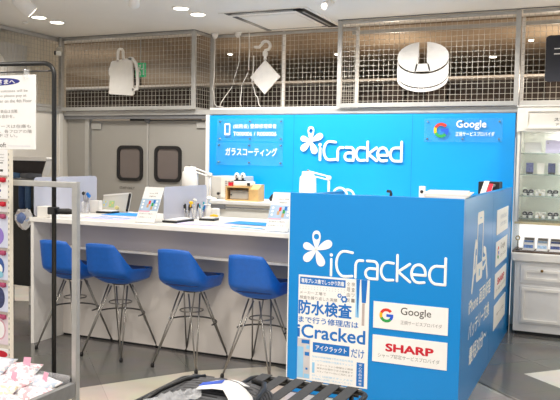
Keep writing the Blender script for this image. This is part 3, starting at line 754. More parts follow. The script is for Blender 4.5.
a = acrylic('clear acrylic sign with white script only, below the phone sign on the blue wall', -3.79, -3.01, 1.415, 1.655)
lettering('lettering', 'ガラスコーティング', front(-3.675, 6.873, 1.515), .60, .083, LETW, a, .02)
a = acrylic('clear acrylic sign with multicoloured ring letter, right end of the blue wall', -1.555, -.84, 1.675, 1.895)
g_emblem('ring_emblem', front(-1.395, 6.873, 1.785), .07, a, .003)
lettering('lettering', 'Google', front(-1.255, 6.873, 1.79), .27, .085, LETW, a, .025)
lettering('lettering', '正規サービスプロバイダ', front(-1.26, 6.873, 1.73), .35, .04, LETW, a, .02)

# ------------------------------------------------------------------ back cabinets and the things on them
bc = thing('back_cabinet', 'low cream back cabinet running along the blue wall', 'cabinet', (-2.2, 6.6, 0))
box(-3.535, -.78, 6.32, 6.88, .02, 1.035).build('carcass', mat('pale_stone_cabinet', (216, 210, 198), .5, noise=.02), bc)
box(-3.545, -.775, 6.30, 6.885, 1.036, 1.07).build('top_board', WHITE, bc, bevel=.003)
for i in range(4):
    x0 = -3.525+.69*i
    d = box(x0, x0+.67, 6.3, 6.319, .68, 1.0).build('door', CREAM, bc, bevel=.003)
    box(x0+.03, x0+.64, 6.29, 6.3, 1.002, 1.014).build('finger_rail', GREYP, d)
    box(x0, x0+.67, 6.3, 6.319, .05, .66).build('door', CREAM, bc, bevel=.003)
box(-3.53, -3.36, 6.285, 6.3, .99, 1.03).build('grey_label_strip', GREYP, bc)

t = thing('microwave_oven', 'white boxy appliance with grilled side on the back cabinet', 'appliance', (-3.4, 6.6, 1.07))
box(-3.64, -3.30, 6.50, 6.80, 1.071, 1.305).build('housing', mat('off_white_appliance_shell', (206, 202, 194), .4, noise=.02), t, bevel=.008)
box(-3.52, -3.305, 6.492, 6.50, 1.09, 1.29).build('side_panel', mat('off_white_appliance_panel', (222, 218, 208), .45, noise=.02), t, bevel=.003)
vv = MB()
for i in range(4):
    for j in range(7): vv.box(-3.47+.035*i, -3.445+.035*i, 6.489, 6.492, 1.13+.02*j, 1.14+.02*j)
vv.build('vent_slots', INKG, t)
MB().lathe([(.014, 0), (.014, .02), (.001, .021)], (-3.54, 6.49, 1.13), 12, Matrix.Rotation(PI/2, 3, 'X')).build('knob', BLACK, t)

t = thing('desk_organiser', 'birch desk organiser box holding a grey unit on the back cabinet', 'organiser', (-3.2, 6.5, 1.07))
o = MB().box(-3.385, -3.37, 6.34, 6.48, 1.071, 1.215).box(-3.13, -3.115, 6.34, 6.48, 1.071, 1.215).box(-3.369, -3.131, 6.34, 6.48, 1.2, 1.215).box(-3.369, -3.131, 6.34, 6.48, 1.071, 1.083).box(-3.369, -3.131, 6.465, 6.48, 1.083, 1.2)
o.build('carcass', WOOD, t)
o = MB().prism([(6.34, 1.071), (6.48, 1.071), (6.48, 1.235), (6.42, 1.235), (6.34, 1.19)], (Vector((-3.113, 0, 0)), Y, Z, X), .085); o.build('side_pocket', WOOD, t)
t2 = thing('payment_terminal', 'grey slotted unit inside the birch organiser', 'terminal', (-3.25, 6.42, 1.084))
box(-3.345, -3.14, 6.36, 6.46, 1.085, 1.175).build('case', mat('warm_grey_case', (172, 166, 156), .5, noise=.03), t2, bevel=.006)
MB().lathe([(.008, 0), (.008, .006), (.001, .007)], (-3.33, 6.36, 1.13), 10, Matrix.Rotation(PI/2, 3, 'X')).build('button', BLACK, t2)
t = thing('receipt_printer', 'white and black receipt printer lying on top of the birch organiser', 'printer', (-3.2, 6.5, 1.216))
box(-3.31, -3.12, 6.36, 6.47, 1.2165, 1.262).build('case', WHITE, t, bevel=.008)
box(-3.155, -3.125, 6.352, 6.36, 1.222, 1.25).build('paper_slot', BLACK, t)
box(-3.365, -3.325, 6.36, 6.40, 1.2165, 1.25).build('red_tab', RED, t)
for k, x in enumerate((-3.30, -3.235)):
    t = thing('webcam', ('small white and black round camera on the receipt printer, left one', 'small white and black round camera on the receipt printer, right one')[k], 'webcam', (x, 6.42, 1.262), 'round cameras on the printer')
    MB().lathe([(.03, 0), (.03, .012), (.012, .014), (.012, .03)], (x, 6.42, 1.2625), 14).build('base', BLACK, t)
    MB().lathe([(.001, -.03), (.019, -.022), (.027, 0), (.019, .022), (.001, .03)], (x, 6.42, 1.318), 16).build('ball', WHITE, t)
    MB().lathe([(.008, 0), (.006, .005), (.001, .006)], (x+.008, 6.394, 1.318), 12, Matrix.Rotation(PI/2, 3, 'X')).build('lens', BLACK, t)
t = thing('dark_pouch', 'small dark object at the right end of the birch organiser', 'pouch', (-2.93, 6.5, 1.07))
MB().lathe([(.001, 0), (.05, .004), (.06, .03), (.035, .07), (.001, .08)], (-2.92, 6.5, 1.071), 14).build('bag', BLACK, t)

def desk_lamp(label, base, sh, elbow, az, tall):
    t = thing('desk_lamp', label, 'desk lamp', base, 'white articulated desk lamps')
    bx, by, bz = base
    MB().lathe([(.07, 0), (.07, .015), (.03, .022), (.012, .03)], (bx, by, bz+.0005), 24).build('base', WHITE, t)
    MB().tube([(bx, by, bz+.02), (elbow[0], elbow[1], elbow[2])], .011, 10).build('lower_arm', WHITE, t)
    j = MB().lathe([(.001, -.02), (.022, -.018), (.022, .018), (.001, .02)], elbow, 14, Matrix.Rotation(PI/2, 3, 'X')).build('joint', WHITE, t)
    top = Vector(sh)+Vector((0, 0, .02))
    MB().tube([Vector(elbow)+Z*.012, top+Z*.03], .008, 8).tube([Vector(elbow)-Z*.02, top-Z*.005], .007, 8).build('upper_arm', WHITE, t)
    s = MB().lathe([(.084, -.158), (.085, -.152), (.08, -.012), (.074, 0), (.062, .002), (.06, .04), (.052, .048), (.001, .05)], sh, 28, cap=False).build('lamp_shade', WHITE, t, solid=.003)
    MB().lathe([(.001, -.1), (.03, -.09), (.035, -.06), (.02, -.02), (.015, 0)], sh, 14).build('bulb', TILEW, s)
    MB().lathe([(.012, .05), (.012, .064), (.004, .068)], sh, 10).build('switch', CHROME, s)
    return t
desk_lamp('white articulated desk lamp with its shade above the right acrylic screen', (-3.60, 6.41, 1.07), (-3.825, 6.4, 1.345), (-3.60, 6.41, 1.315), 0, 1)
desk_lamp('white articulated desk lamp in front of the wall logo behind the booth', (-2.40, 6.6, 1.07), (-2.617, 6.6, 1.325), (-2.40, 6.6, 1.315), 0, 1)
t = thing('tape_roll', 'pair of thin white rings standing on the back cabinet beside the lamp', 'tape roll', (-2.25, 6.6, 1.07))
for k, (x, r) in enumerate(((-2.285, .07), (-2.21, .062))):
    MB().tube([(x+r*math.cos(2*PI*i/28), 6.6+.012*k, 1.072+r+.011+r*math.sin(2*PI*i/28)) for i in range(28)], .0105, 8, closed=True).build('ring', WHITE, t)
MB().box(-2.33, -2.16, 6.57, 6.64, 1.0705, 1.0712).build('backing_sheet', PAPER, t)
t = thing('cable_hook', 'small black bent object standing on the back cabinet behind the booth', 'holder', (-1.79, 6.6, 1.07))
MB().tube([(-1.79, 6.6, 1.0805), (-1.785, 6.6, 1.19), (-1.79, 6.6, 1.205), (-1.825, 6.6, 1.208)], .014, 8).build('bent_arm', BLACK, t)
MB().lathe([(.04, 0), (.04, .008), (.012, .01)], (-1.79, 6.6, 1.0705), 14).build('base', BLACK, t)
t = thing('white_camera_box', 'white upright box with a black lens on the cabinet behind the booth', 'device', (-1.49, 6.6, 1.07))
box(-1.52, -1.468, 6.58, 6.63, 1.0705, 1.265).build('case', WHITE, t, bevel=.004)
MB().lathe([(.016, 0), (.013, .006), (.001, .007)], (-1.494, 6.58, 1.215), 14, Matrix.Rotation(PI/2, 3, 'X')).build('lens', BLACK, t)
# papers and binders on the booth corner
random.seed(3)
for i in range(4):
    dz = 1.2795+.0075*i; a = (random.random()-.5)*.1
    M = Matrix.Translation((-.845+.01*(i % 3), 4.48, dz)) @ Matrix.Rotation(.12+a, 4, 'Z')
    o = box(-.14, .11, -.21, .27, 0, .0068, M).build('paper_stack' if i < 1 else 'paper_bundle', PAPER if i % 2 else WHITE)
    tag(o, ('lowest', 'second lowest', 'second highest', 'topmost')[i] + ' white paper bundle of the pile on the booth corner', 'paper bundle', 'papers on the booth corner')
for k, (y0, m, lean, L, lab) in enumerate(((5.40, WHITE, 1.16, .46, 'white folder leaning on the booth shelf beside the paper pile'), (5.72, RED, 1.12, .36, 'red folder leaning between the white folder and the black box'))):
    M = Matrix.Translation((-.815, y0, 1.16)) @ Matrix.Rotation(-lean, 4, 'X')
    t = thing('folder', lab, 'folder', (-.815, y0, 1.141), 'folders on the booth shelf')
    box(-.02, .02, -.006, 0, .001, L, M).build('cover', m, t, bevel=.002)
    box(-.018, .018, .001, .016, .006, L-.01, M).build('pages', PAPER if k else INKK, t)
t = thing('black_file_box', 'black box with a silver button at the far end of the booth shelf', 'file box', (-.86, 6.35, 1.14))
box(-.95, -.775, 6.28, 6.46, 1.141, 1.33).build('case', BLACK, t, bevel=.006)
MB().lathe([(.012, 0), (.012, .004), (.001, .005)], (-.82, 6.279, 1.3), 10, Matrix.Rotation(PI/2, 3, 'X')).build('button', CHROME, t)
# ------------------------------------------------------------------ things on the service counter
ZT = 1.0005
def partition(label, x0, x1, y, z1):
    t = thing('acrylic_partition', label, 'partition', ((x0+x1)/2, y, 1.0), 'frosted partitions on the counter')
    MB().prism(roundrect(x0, x1, 1.006, z1, .03), front(0, y+.003, 0), .006).build('screen', FROST, t)
    for x in (x0+.1, x1-.1): box(x-.012, x+.012, y-.06, y+.06, ZT, 1.018).build('foot', CLEARP, t)
    return t
def partition(label, x, y0, y1, z1):
    t = thing('acrylic_partition', label, 'partition', (x, (y0+y1)/2, 1.0), 'frosted partitions on the counter')
    MB().prism(roundrect(y0, y1, 1.006, z1, .03), side(x-.003, 0, 0), .006).build('screen', FROST, t)
    for y in (y0+.1, y1-.1): box(x-.05, x+.05, y-.012, y+.012, ZT, 1.018).build('foot', CLEARP, t)
    return t
partition('frosted acrylic partition along the left end of the counter', -4.055, 4.43, 5.2, 1.312)
partition('frosted acrylic partition across the middle of the counter beside the pens', -3.03, 4.69, 5.34, 1.262)

def brochure(label, x, y, w=.165, h=.255, rake=.13):
    t = thing('brochure_stand', label, 'brochure stand', (x, y, 1.0), 'brochure stands on the counter')
    o = Vector((x-w/2, y, ZT+.004)); V = Vector((0, rake, h)).normalized(); N = -Vector((0, h, -rake)).normalized()
    fr = (o, X, V, N); L = math.hypot(rake, h)
    MB().prism([(0, 0), (w, 0), (w, L), (0, L)], fr, .004).build('leaflet', PAPER, t)
    MB().prism([(-.002, 0), (w+.002, 0), (w+.002, L*1.01), (-.002, L*1.01)], shift(fr, 0, 0, -.004), .003).build('back_plate', CLEARP, t)
    box(x-w/2, x+w/2, y-.012, y+rake*.9, ZT, ZT+.003).build('base_plate', CLEARP, t)
    MB().prism([(0, L*.32), (w, L*.32), (w, L*.66), (0, L*.66)], shift(fr, 0, 0, .0045), .0004).build('blue_picture_band', mat('soft_blue_print', (176, 200, 226), .6, noise=.06), t)
    a = MB()
    for i, (u, v) in enumerate(((.36, .46), (.42, .56), (.6, .5), (.66, .58), (.58, .4))):
        a.cur = i % 4; a.prism([(u*w, v*L-.014), (u*w+.018, v*L-.014), (u*w+.018, v*L+.014), (u*w, v*L+.014)], shift(fr, 0, 0, .005+.0002*i), .0004)
    a.build('picture_patches', [TAN, GRED, GGRN, INKB], t)
    a = MB()
    for u in (.14, .85):
        for v in (.41, .5, .59): a.prism(arc(u*w, v*L, .009, .009, 0, 345, 15), shift(fr, 0, 0, .005), .0004)
    a.build('printed_pattern', INKW, t)
    MB().prism([(.03*w, L*.29), (.6*w, L*.29), (.6*w, L*.32), (.03*w, L*.32)], shift(fr, 0, 0, .005), .0004).build('pink_line', PINK, t)
    lettering('lettering', 'iPhone 修理', shift(fr, w*.32, L*.8, .0048), w*.44, .012, INKG, t)
    lettering('lettering', '修理受付中', shift(fr, w*.36, L*.71, .0048), w*.34, .012, INKK, t)
    lettering('lettering', '料金のご案内', shift(fr, w*.08, L*.22, .0048), w*.7, .01, INKG, t)
    lettering('lettering', 'お気軽にどうぞ', shift(fr, w*.08, L*.12, .0048), w*.7, .01, INKG, t)
    return t
brochure('white and blue brochure stand in front of the middle frosted partition', -3.07, 4.50)
brochure('white and blue brochure stand next to the blue booth', -1.985, 4.452)

def sheet(label, cat, x0, x1, y0, y1, m, rz, k, bands=None, name='flyer'):
    t = thing(name, label, cat, ((x0+x1)/2, (y0+y1)/2, 1.0), 'loose papers on the counter')
    M = Matrix.Translation(((x0+x1)/2, (y0+y1)/2, ZT+.0012*k)) @ Matrix.Rotation(rz, 4, 'Z')
    w, h = (x1-x0)/2, (y1-y0)/2
    box(-w, w, -h, h, 0, .001, M).build('sheet', m, t)
    if bands:
        a = MB()
        for i, (u0, u1, v0, v1) in enumerate(bands): a.box(w*u0, w*u1, h*v0, h*v1, .001, .0013, M)
        a.build('printed_bands', bands_m, t)
    return t
bands_m = SKYP
sheet('sky blue flyer on the counter left of the first brochure stand', 'flyer', -3.80, -3.42, 4.93, 5.2, SKYP, .1, 1)
sheet('white sheet with pale print beneath the left sky blue flyer', 'flyer', -3.72, -3.34, 4.58, 4.86, LILAC, -.08, 0, [(-.8, .8, .1, .35), (-.8, .3, -.5, -.35)])
sheet('white printed sheet near the left end of the counter front', 'flyer', -3.98, -3.76, 4.55, 4.78, PAPER, .05, 2)
sheet('wide sky blue flyer between the pens and the right brochure stand', 'flyer', -2.56, -2.16, 4.78, 5.0, SKYP, -.06, 3)
sheet('pale lilac sheet near the counter edge below the yellow clip', 'flyer', -2.86, -2.44, 4.56, 4.80, LILAC, .1, 1, [(-.6, .6, .2, .3)])
sheet('white sheet with blue stripes left of the right brochure stand', 'flyer', -2.42, -2.12, 4.48, 4.71, PAPER, -.1, 2, [(-.9, .9, -.35, .1), (-.9, -.1, .4, .6)])
def cash_tray(label, x, y, w, d, rz=0.):
    t = thing('cash_tray', label, 'tray', (x, y, 1.0), 'black cash trays on the counter')
    M = Matrix.Translation((x, y, ZT)) @ Matrix.Rotation(rz, 4, 'Z')
    box(-w/2, w/2, -d/2, d/2, 0, .016, M).build('tray_base', BLACK, t, bevel=.004)
    box(-w/2+.015, w/2-.012, -d/2+.012, d/2-.012, .0165, .024, M).build('paper_on_tray', PAPER, t)
cash_tray('black cash tray holding white paper beside the middle brochure stand', -2.925, 4.73, .13, .25)
cash_tray('black cash tray with white paper near the left end of the counter', -3.86, 5.1, .16, .12)
cash_tray('small black tray holding a slip beside the white dispenser', -2.80, 4.98, .13, .1, .1)
t = thing('yellow_clip', 'small yellow clip lying on the tray beside the white dispenser', 'clip', (-2.77, 5.03, 1.024))
MB().tube([(-2.80, 5.0, 1.034), (-2.77, 5.0, 1.040), (-2.735, 5.01, 1.034)], [.006, .0095, .006], 8).build('body', YEL, t)
# pens in cups
def cup(label, x, y, h=.07, r=.025):
    t = thing('pen_cup', label, 'pen cup', (x, y, 1.0), 'clear pen cups on the counter')
    MB().lathe([(r*.9, 0), (r, h), (r*.92, h), (r*.82, .004)], (x, y, ZT), 20, cap=False).lathe([(r*.9, 0), (r*.9, .004)], (x, y, ZT), 20).build('cup_wall', CLEARP, t)
    return t
def pen(label, x, y, dx, dy, L, m, capm, group='pens in the cups', big=False):
    t = thing('pen', label, 'pen', (x, y, 1.006), group)
    a = Vector((x, y, 1.007)); d = Vector((dx, dy, L)); b = a+d
    MB().tube([a, a+d*.12, a+d*.72], [.002, .0052, .0052], 8).build('barrel', m, t)
    MB().tube([a+d*.725, a+d*.97, b], [.0066, .0066, .004], 8).build('cap', capm, t)
    if big: MB().lathe([(.001, -.014), (.015, -.008), (.018, 0), (.014, .009), (.001, .014)], tuple(b), 12).build('topper', capm, t)
def pens_in(cx, cy, specs):
    for i, (lab, m, cm, L, big) in enumerate(specs):
        a = 2*PI*i/len(specs); r = .01
        pen(lab, cx+r*math.cos(a), cy+r*math.sin(a), L*.2*math.cos(a), L*.2*math.sin(a), L, m, cm, big=big)
cup('clear pen cup holding the pen with the yellow topper', -2.995, 4.975)
pens_in(-2.995, 4.975, (('black pen with a round yellow topper in the left clear cup', BLACK, YEL, .125, True), ('black pen leaning left of the yellow topper', BLACK, BLACK, .11, False), ('white pen with black cap in the left clear cup', WHITE, BLACK, .105, False), ('thin black pen behind the yellow topper', BLACK, BLACK, .118, False)))
cup('clear pen cup holding the tall white pen', -2.955, 5.02)
pens_in(-2.955, 5.02, (('black marker in the middle clear cup', BLACK, BLACK, .12, False), ('tall white capped marker in the middle clear cup', WHITE, WHITE, .14, True), ('white pen with black cap beside the tall white marker', WHITE, BLACK, .112, False)))
cup('clear pen cup holding the teal and blue pens', -2.92, 5.07)
pens_in(-2.92, 5.07, (('navy blue pen at the outer right of the clear cups', INKN, INKB, .105, False), ('teal pen with teal cap in the right clear cup', TEAL, TEAL, .128, False), ('pink capped pen in the right clear cup', WHITE, PINK, .118, False), ('white pen with teal cap in the right clear cup', WHITE, TEAL, .11, False)))
t = thing('hand_gel_dispenser', 'white pump dispenser set standing right of the pens', 'dispenser', (-2.86, 5.1, 1.0))
MB().lathe([(.03, 0), (.032, .01), (.032, .075), (.014, .09), (.012, .105)], (-2.875, 5.11, ZT), 18).build('bottle', WHITE, t)
MB().lathe([(.014, 0), (.014, .012), (.004, .014)], (-2.875, 5.11, 1.106), 12).tube([(-2.875, 5.11, 1.112), (-2.91, 5.09, 1.110), (-2.917, 5.087, 1.1)], .006, 8).build('pump', WHITE, t)
box(-2.838, -2.785, 5.08, 5.13, ZT, 1.088).build('tissue_box', WHITE, t, bevel=.006)
box(-2.92, -2.905, 5.08, 5.12, ZT, 1.06).build('card_holder', WHITE, t, bevel=.002)
t = thing('flower_glass', 'clear glass with blue flower pens left on the counter', 'glass', (-4.0, 4.97, 1.0))
tx = -3.985; ty = 4.88
MB().lathe([(.03, 0), (.036, .1), (.033, .1), (.027, .004)], (tx, ty+.08, ZT), 18, cap=False).build('glass_wall', CLEARP, t)
tw = MB()
for dx, L in ((-.02, .17), (0, .185), (.025, .165), (.04, .15)): tw.tube([(tx, ty+.08, 1.005), (tx+dx, ty+.08, 1.0+L)], .004, 6)
tw.build('stem', INKG, t)
for dx, L in ((.025, .165), (.04, .15), (-.02, .17)):
    MB().lathe([(.001, -.02), (.014, -.008), (.012, .008), (.001, .016)], (tx+dx, ty+.08, 1.0+L), 10).build('blossom', INKB if dx > 0 else BLACK, t)
t = thing('white_card_block', 'plain white square card block beside the flower glass', 'card block', (-3.72, 5.0, 1.0))
box(-4.025, -3.93, 5.07, 5.12, ZT, 1.105).build('block', WHITE, t, bevel=.003)
t = thing('tissue_pack', 'white square box at the left end of the counter', 'box', (-3.98, 4.5, 1.0))
box(-4.045, -3.94, 4.45, 4.55, ZT, 1.085).build('box_body', WHITE, t, bevel=.003)
t = thing('small_card_box', 'small white carton right of the white square box', 'box', (-3.92, 4.55, 1.0))
box(-3.93, -3.895, 4.46, 4.53, ZT, 1.06).build('box_body', PAPER, t, bevel=.003)
# tilted screen with sticky pictures
t = thing('tablet_display', 'pale tilted display with green and yellow pictures by the flower glass', 'display', (-3.6, 5.15, 1.0))
V = Vector((0, .05, .16)).normalized(); N = -Vector((0, .16, -.05)).normalized(); fr = (Vector((-4.025, 5.235, ZT+.005)), X, V, N)
MB().prism([(0, 0), (.285, 0), (.285, .165), (0, .135)], fr, .015).build('face_panel', mat('pale_grey_panel', (214, 210, 200), .5, noise=.03), t)
MB().prism([(.272, .0), (.29, .0), (.29, .16), (.272, .16)], shift(fr, 0, 0, .016), .012).build('black_clip', BLACK, t)
MB().prism([(.0, .128), (.275, .158), (.29, .172), (.0, .14)], shift(fr, 0, 0, .0165), .004).build('white_edge', WHITE, t)
a = MB(); 
a.prism([(.01, .035), (.055, .035), (.055, .09), (.01, .09)], shift(fr, 0, 0, .0155), .0004); a.cur = 1; a.prism([(.075, .03), (.13, .03), (.13, .09), (.075, .09)], shift(fr, 0, 0, .0155), .0004)
a.build('picture_stickers', [mat('pale_blue_print', (190, 212, 226), .6, noise=.08), mat('pale_green_print', (176, 208, 150), .6, noise=.08)], t)
a = MB()
for u, v in ((.025, .05), (.035, .078), (.09, .05), (.11, .07)): a.prism(arc(u, v, .01, .01, 0, 345, 15), shift(fr, 0, 0, .0165), .0004)
a.build('printed_pattern', mat('soft_yellow_print', (230, 214, 130), .6, noise=.05), t)
box(-4.01, -3.745, 5.22, 5.31, ZT, 1.005).build('base_plate', WHITE, t)
t = thing('small_potted_trinket', 'tiny yellowish trinket at the right foot of the tilted display', 'trinket', (-3.56, 5.1, 1.0))
MB().lathe([(.014, 0), (.018, .02), (.012, .025)], (-3.815, 5.17, ZT), 12).build('pot', WHITE, t)
MB().lathe([(.001, .025), (.02, .035), (.018, .05), (.001, .062)], (-3.815, 5.17, ZT), 12).build('ball', mat('straw_yellow', (212, 196, 130), .7, noise=.1), t)

# ------------------------------------------------------------------ black stand unit at the left wall, behind the counter end
t = thing('black_display_unit', 'tall black display unit with a white canopy behind the left counter end', 'display unit', (-5.2, 5.6, 0))
box(-5.44, -5.12, 5.52, 5.66, .19, .90).build('cabinet_base', BLACKM, t, bevel=.005)
for x in (-5.42, -5.15): box(x, x+.02, 5.55, 5.62, 0, .19).build('leg', JAMB, t)
box(-5.44, -5.05, 5.64, 5.66, .901, 1.235).build('back_board', BLACKM, t)
MB().prism([(-5.44, 1.285), (-4.945, 1.285), (-4.89, 1.427), (-5.44, 1.427)], (Vector((0, 5.52, 0)), X, Z, Y), .05).build('dark_lining', mat('dark_brown_lining', (48, 42, 42), .8, noise=.1), t)
MB().prism([(-5.45, 1.428), (-4.885, 1.428), (-4.86, 1.448), (-4.875, 1.465), (-5.45, 1.465)], (Vector((0, 5.48, 0)), X, Z, Y), .12).build('canopy', WHITE, t)
MB().prism([(-4.943, 1.285), (-4.93, 1.285), (-4.87, 1.427), (-4.888, 1.427)], (Vector((0, 5.50, 0)), X, Z, Y), .08).build('side_wing', WHITE, t)
box(-5.44, -4.93, 5.50, 5.64, 1.236, 1.25).build('shelf', GREYP, t)
for k, (x0, x1, m, nm, lab) in enumerate(((-5.36, -5.19, mat('steel_blue_cloth', (72, 104, 140), .8, noise=.15), 'rolled_cloth', 'dusty blue rolled cloth on the shelf under the white canopy'), (-5.17, -4.93, mat('slate_cloth', (86, 88, 94), .8, noise=.2), 'rolled_cloth', 'slate grey rolled cloth on the shelf under the white canopy'))):
    t = thing(nm, lab, 'cloth', ((x0+x1)/2, 5.53, 1.25), 'cloths under the canopy')
    MB().lathe([(.001, x0), (.026, x0+.005), (.03, (x0+x1)/2), (.024, x1-.005), (.001, x1)], (0, 5.475, 1.282), 16, Matrix(((0, 0, 1), (1, 0, 0), (0, 1, 0)))).build('roll', m, t)
for k, (x, m, lab) in enumerate(((-5.25, NAVY, 'dark navy bag hanging below the canopy shelf, left one'), (-5.17, mat('denim_cloth', (58, 84, 118), .8, noise=.15), 'denim blue bag hanging in the middle below the canopy shelf'), (-5.09, BLACK, 'black bag hanging below the canopy shelf near the counter'))):
    t = thing('hanging_bag', lab, 'bag', (x, 5.57, .95), 'bags below the canopy shelf')
    MB().lathe([(.02, .0), (.034, .02), (.037, .14), (.034, .25), (.015, .28)], (x, 5.57, .95), 14).build('bag_body', m, t)
    MB().tube([(x-.012, 5.57, 1.2295), (x-.012, 5.57, 1.2355)], .003, 6).build('hanger_loop', BLACK, t)
t = thing('plastic_gift_bag', 'crumpled white and blue plastic bag on the black unit beside the counter end', 'bag', (-5.15, 5.56, .9))
g = MB(); random.seed(5); pts = []
n = 14
for j, (r, z) in enumerate(((.06, .0), (.1, -.06), (.11, -.11), (.07, -.17), (.02, -.2))):
    for i in range(n):
        q = 2*PI*i/n; rr = r*(.6+.75*random.random()); pts.append((-5.12+rr*math.cos(q), 5.46+.3*rr*math.sin(q), .955+z))
g.add(pts, [(j*n+i, j*n+(i+1) % n, (j+1)*n+(i+1) % n, (j+1)*n+i) for j in range(4) for i in range(n)] + [tuple(range(n)), tuple(4*n+i for i in range(n))], False)
g.build('wrapper', film('printed_bag_film', ((244, 242, 240), (236, 234, 234), (200, 190, 186), (246, 244, 244), (178, 190, 216)), 30), t)
MB().lathe([(.001, -.045), (.04, -.03), (.048, 0), (.035, .03), (.001, .04)], (-5.125, 5.425, .875), 12, Matrix.Rotation(.7, 3, 'Y') @ Matrix.Diagonal((1.1, .5, 1.3))).build('blue_print', mat('faded_blue_print', (120, 142, 196), .7, noise=.2, nscale=30), t)
MB().tube([(-5.12, 5.45, .94), (-5.12, 5.5, .96), (-5.12, 5.515, .93)], .006, 6).build('handle', PAPER, t)

# ------------------------------------------------------------------ black sign stand at the left
t = thing('sign_stand', 'black tubular sign stand with rounded top corner at the left', 'stand', (-3.6, 3.6, 0))
P = [(-4.1, 3.6, .02), (-4.1, 3.6, 2.0)] + [(-4.02+.08*math.cos(a), 3.6, 2.0+.075*math.sin(a)) for a in [PI-i*PI/12 for i in range(7)]] + [(-3.215+.08*math.cos(a), 3.6, 1.985+.075*math.sin(a)) for a in [PI/2-i*PI/12 for i in range(7)]] + [(-3.135, 3.6, .02)]
MB().tube(P, .0145, 10).build('tube_frame', BLACKM, t)
MB().tube([(-4.1, 3.6, 2.018), (-3.135, 3.6, 2.012)], .0055, 8).build('hanging_rod', DSTEEL, t)
for x in (-4.1, -3.135):
    MB().tube([(x, 3.38, .016), (x, 3.82, .016)], .015, 8).build('foot_bar', BLACKM, t)
cl = box(-3.165, -3.11, 3.57, 3.625, 1.118, 1.165).build('clamp', BLACK, t, bevel=.006)
MB().tube([(-3.11, 3.6, 1.137), (-3.09, 3.6, 1.139), (-3.02, 3.6, 1.141), (-2.985, 3.6, 1.139)], [.013, .018, .02, .012], 10).build('clamp_arm', BLACK, cl)
# sign hanging from the stand
hs = thing('notice_board', 'white notice with a blue oval hanging in the black stand', 'notice', (-3.57, 3.6, 1.52))
box(-3.87, -3.272, 3.588, 3.593, 1.522, 1.992).build('sheet', PAPER, hs)
MB().prism([(a, b) for a, b in arc(-3.57, 1.965-.012, .17, .024, 0, 352, 44)], front(0, 3.5875, 0), .0006).build('blue_oval', INKN, hs)
lettering('lettering', 'お客さまへ', front(-3.69, 3.586, 1.936), .252, .032, INKW, hs, .02)
for body, x1, z in (('purchases of these suitcases will be', -3.335, 1.881), ('checked at the till so please pay at', -3.345, 1.850), ('the service counter on the 4th Floor', -3.302, 1.819)):
    lettering('lettering', body, front(x1-.5, 3.587, z), .5, .021, INKG, hs)
for body, x1, w, z in (('お買い上げの各商品は当階', -3.42, .34, 1.752), ('カウンターでお会計を。', -3.445, .33, 1.72), ('スーツケースは在庫も', -3.31, .42, 1.657), ('ございますので、各フロアの階', -3.302, .53, 1.625), ('でお会計下さい。', -3.42, .36, 1.597)):
    lettering('lettering', body, front(x1-w, 3.587, z), w, .023, INKG, hs)
lettering('lettering', 'loft', front(-3.575, 3.587, 1.534), .06, .03, INKK, hs)
box(-3.5, -3.315, 3.5868, 3.5878, 1.542, 1.544).build('thin_rule', INKLG, hs)
for x in (-3.80, -3.345):
    cp = box(x-.016, x+.016, 3.58, 3.60, 1.968, 2.025).build('clip', CLEARP, hs, bevel=.003)

# ------------------------------------------------------------------ silver merchandise rack
rk = thing('merchandise_rack', 'silver metal merchandise rack cut by the left of the picture', 'rack', (-2.5, 2.3, 0))
def post(x, y): return box(x-.0135, x+.0135, y-.0135, y+.0135, 0, 1.372).build('post', STEEL, rk, bevel=.003)
post(-2.14, 2.6); post(-2.14, 1.9); post(-2.95, 2.6); post(-2.95, 1.9)
box(-2.936, -2.154, 2.589, 2.611, 1.346, 1.3715).build('top_rail', STEEL, rk, bevel=.003)
box(-2.936, -2.154, 1.889, 1.911, 1.346, 1.3715).build('top_rail', STEEL, rk, bevel=.003)
for y in (2.6,): box(-2.935, -2.155, y-.01, y+.01, .395, .42).build('shelf_beam', STEEL, rk)
box(-2.1535, -2.1275, 1.915, 2.585, .405, .47).build('shelf_side', mat('worn_grey_metal', (142, 142, 142), .45, .4, noise=.1), rk, bevel=.003)
box(-2.94, -2.155, 1.915, 2.588, .395, .402).build('shelf_deck', JAMB, rk)
box(-2.94, -2.155, 2.575, 2.580, .421, .50).build('plastic_lip', CLEARP, rk)
box(-2.495, -2.482, 2.555, 2.575, .45, 1.51).build('perforated_strip', TILEW, rk)
hl = MB()
for i in range(42): hl.box(-2.491, -2.4865, 2.5545, 2.5552, .48+.0245*i, .49+.0245*i)
hl.build('strip_holes', INKG, rk)
box(-2.93, -2.50, 2.572, 2.578, .45, 1.51).build('back_sheet', TILEW, rk)
# price sheet and hanging packs on the rack's back sheet
gp = 'hanging packs on the silver rack'
def pack(label, z0, z1, m, spots, name='hanging_pack', top=None):
    t = thing(name, label, 'pack', (-2.66, 2.56, z0), gp)
    box(-2.78, -2.497, 2.562, 2.569, z0, z1).build('pack_face', m, t, bevel=.002)
    for k, (x, z, rx, rz, mm) in enumerate(spots):
        MB().prism([(x+rx*math.cos(2*PI*i/20), z+rz*math.sin(2*PI*i/20)) for i in range(20)], front(0, 2.5615-.0006*k, 0), .0004).build('printed_patch', mm, t)
    if top:
        box(-2.78, -2.512, 2.5575, 2.5612, z1-.012, z1+.008).build('red_header', top, t)
        MB().lathe([(.012, 0), (.012, .006), (.001, .007)], (-2.522, 2.556, z1-.002), 12, Matrix.Rotation(PI/2, 3, 'X')).build('tag_button', top, t)
    return t
PALE = mat('pale_lilac_print', (214, 218, 236), .6, noise=.05)
t = thing('price_sheet', 'white price sheet with grey lines at the top of the rack', 'price sheet', (-2.65, 2.56, 1.385), gp)
box(-2.78, -2.492, 2.562, 2.567, 1.392, 1.512).build('sheet', PAPER, t)
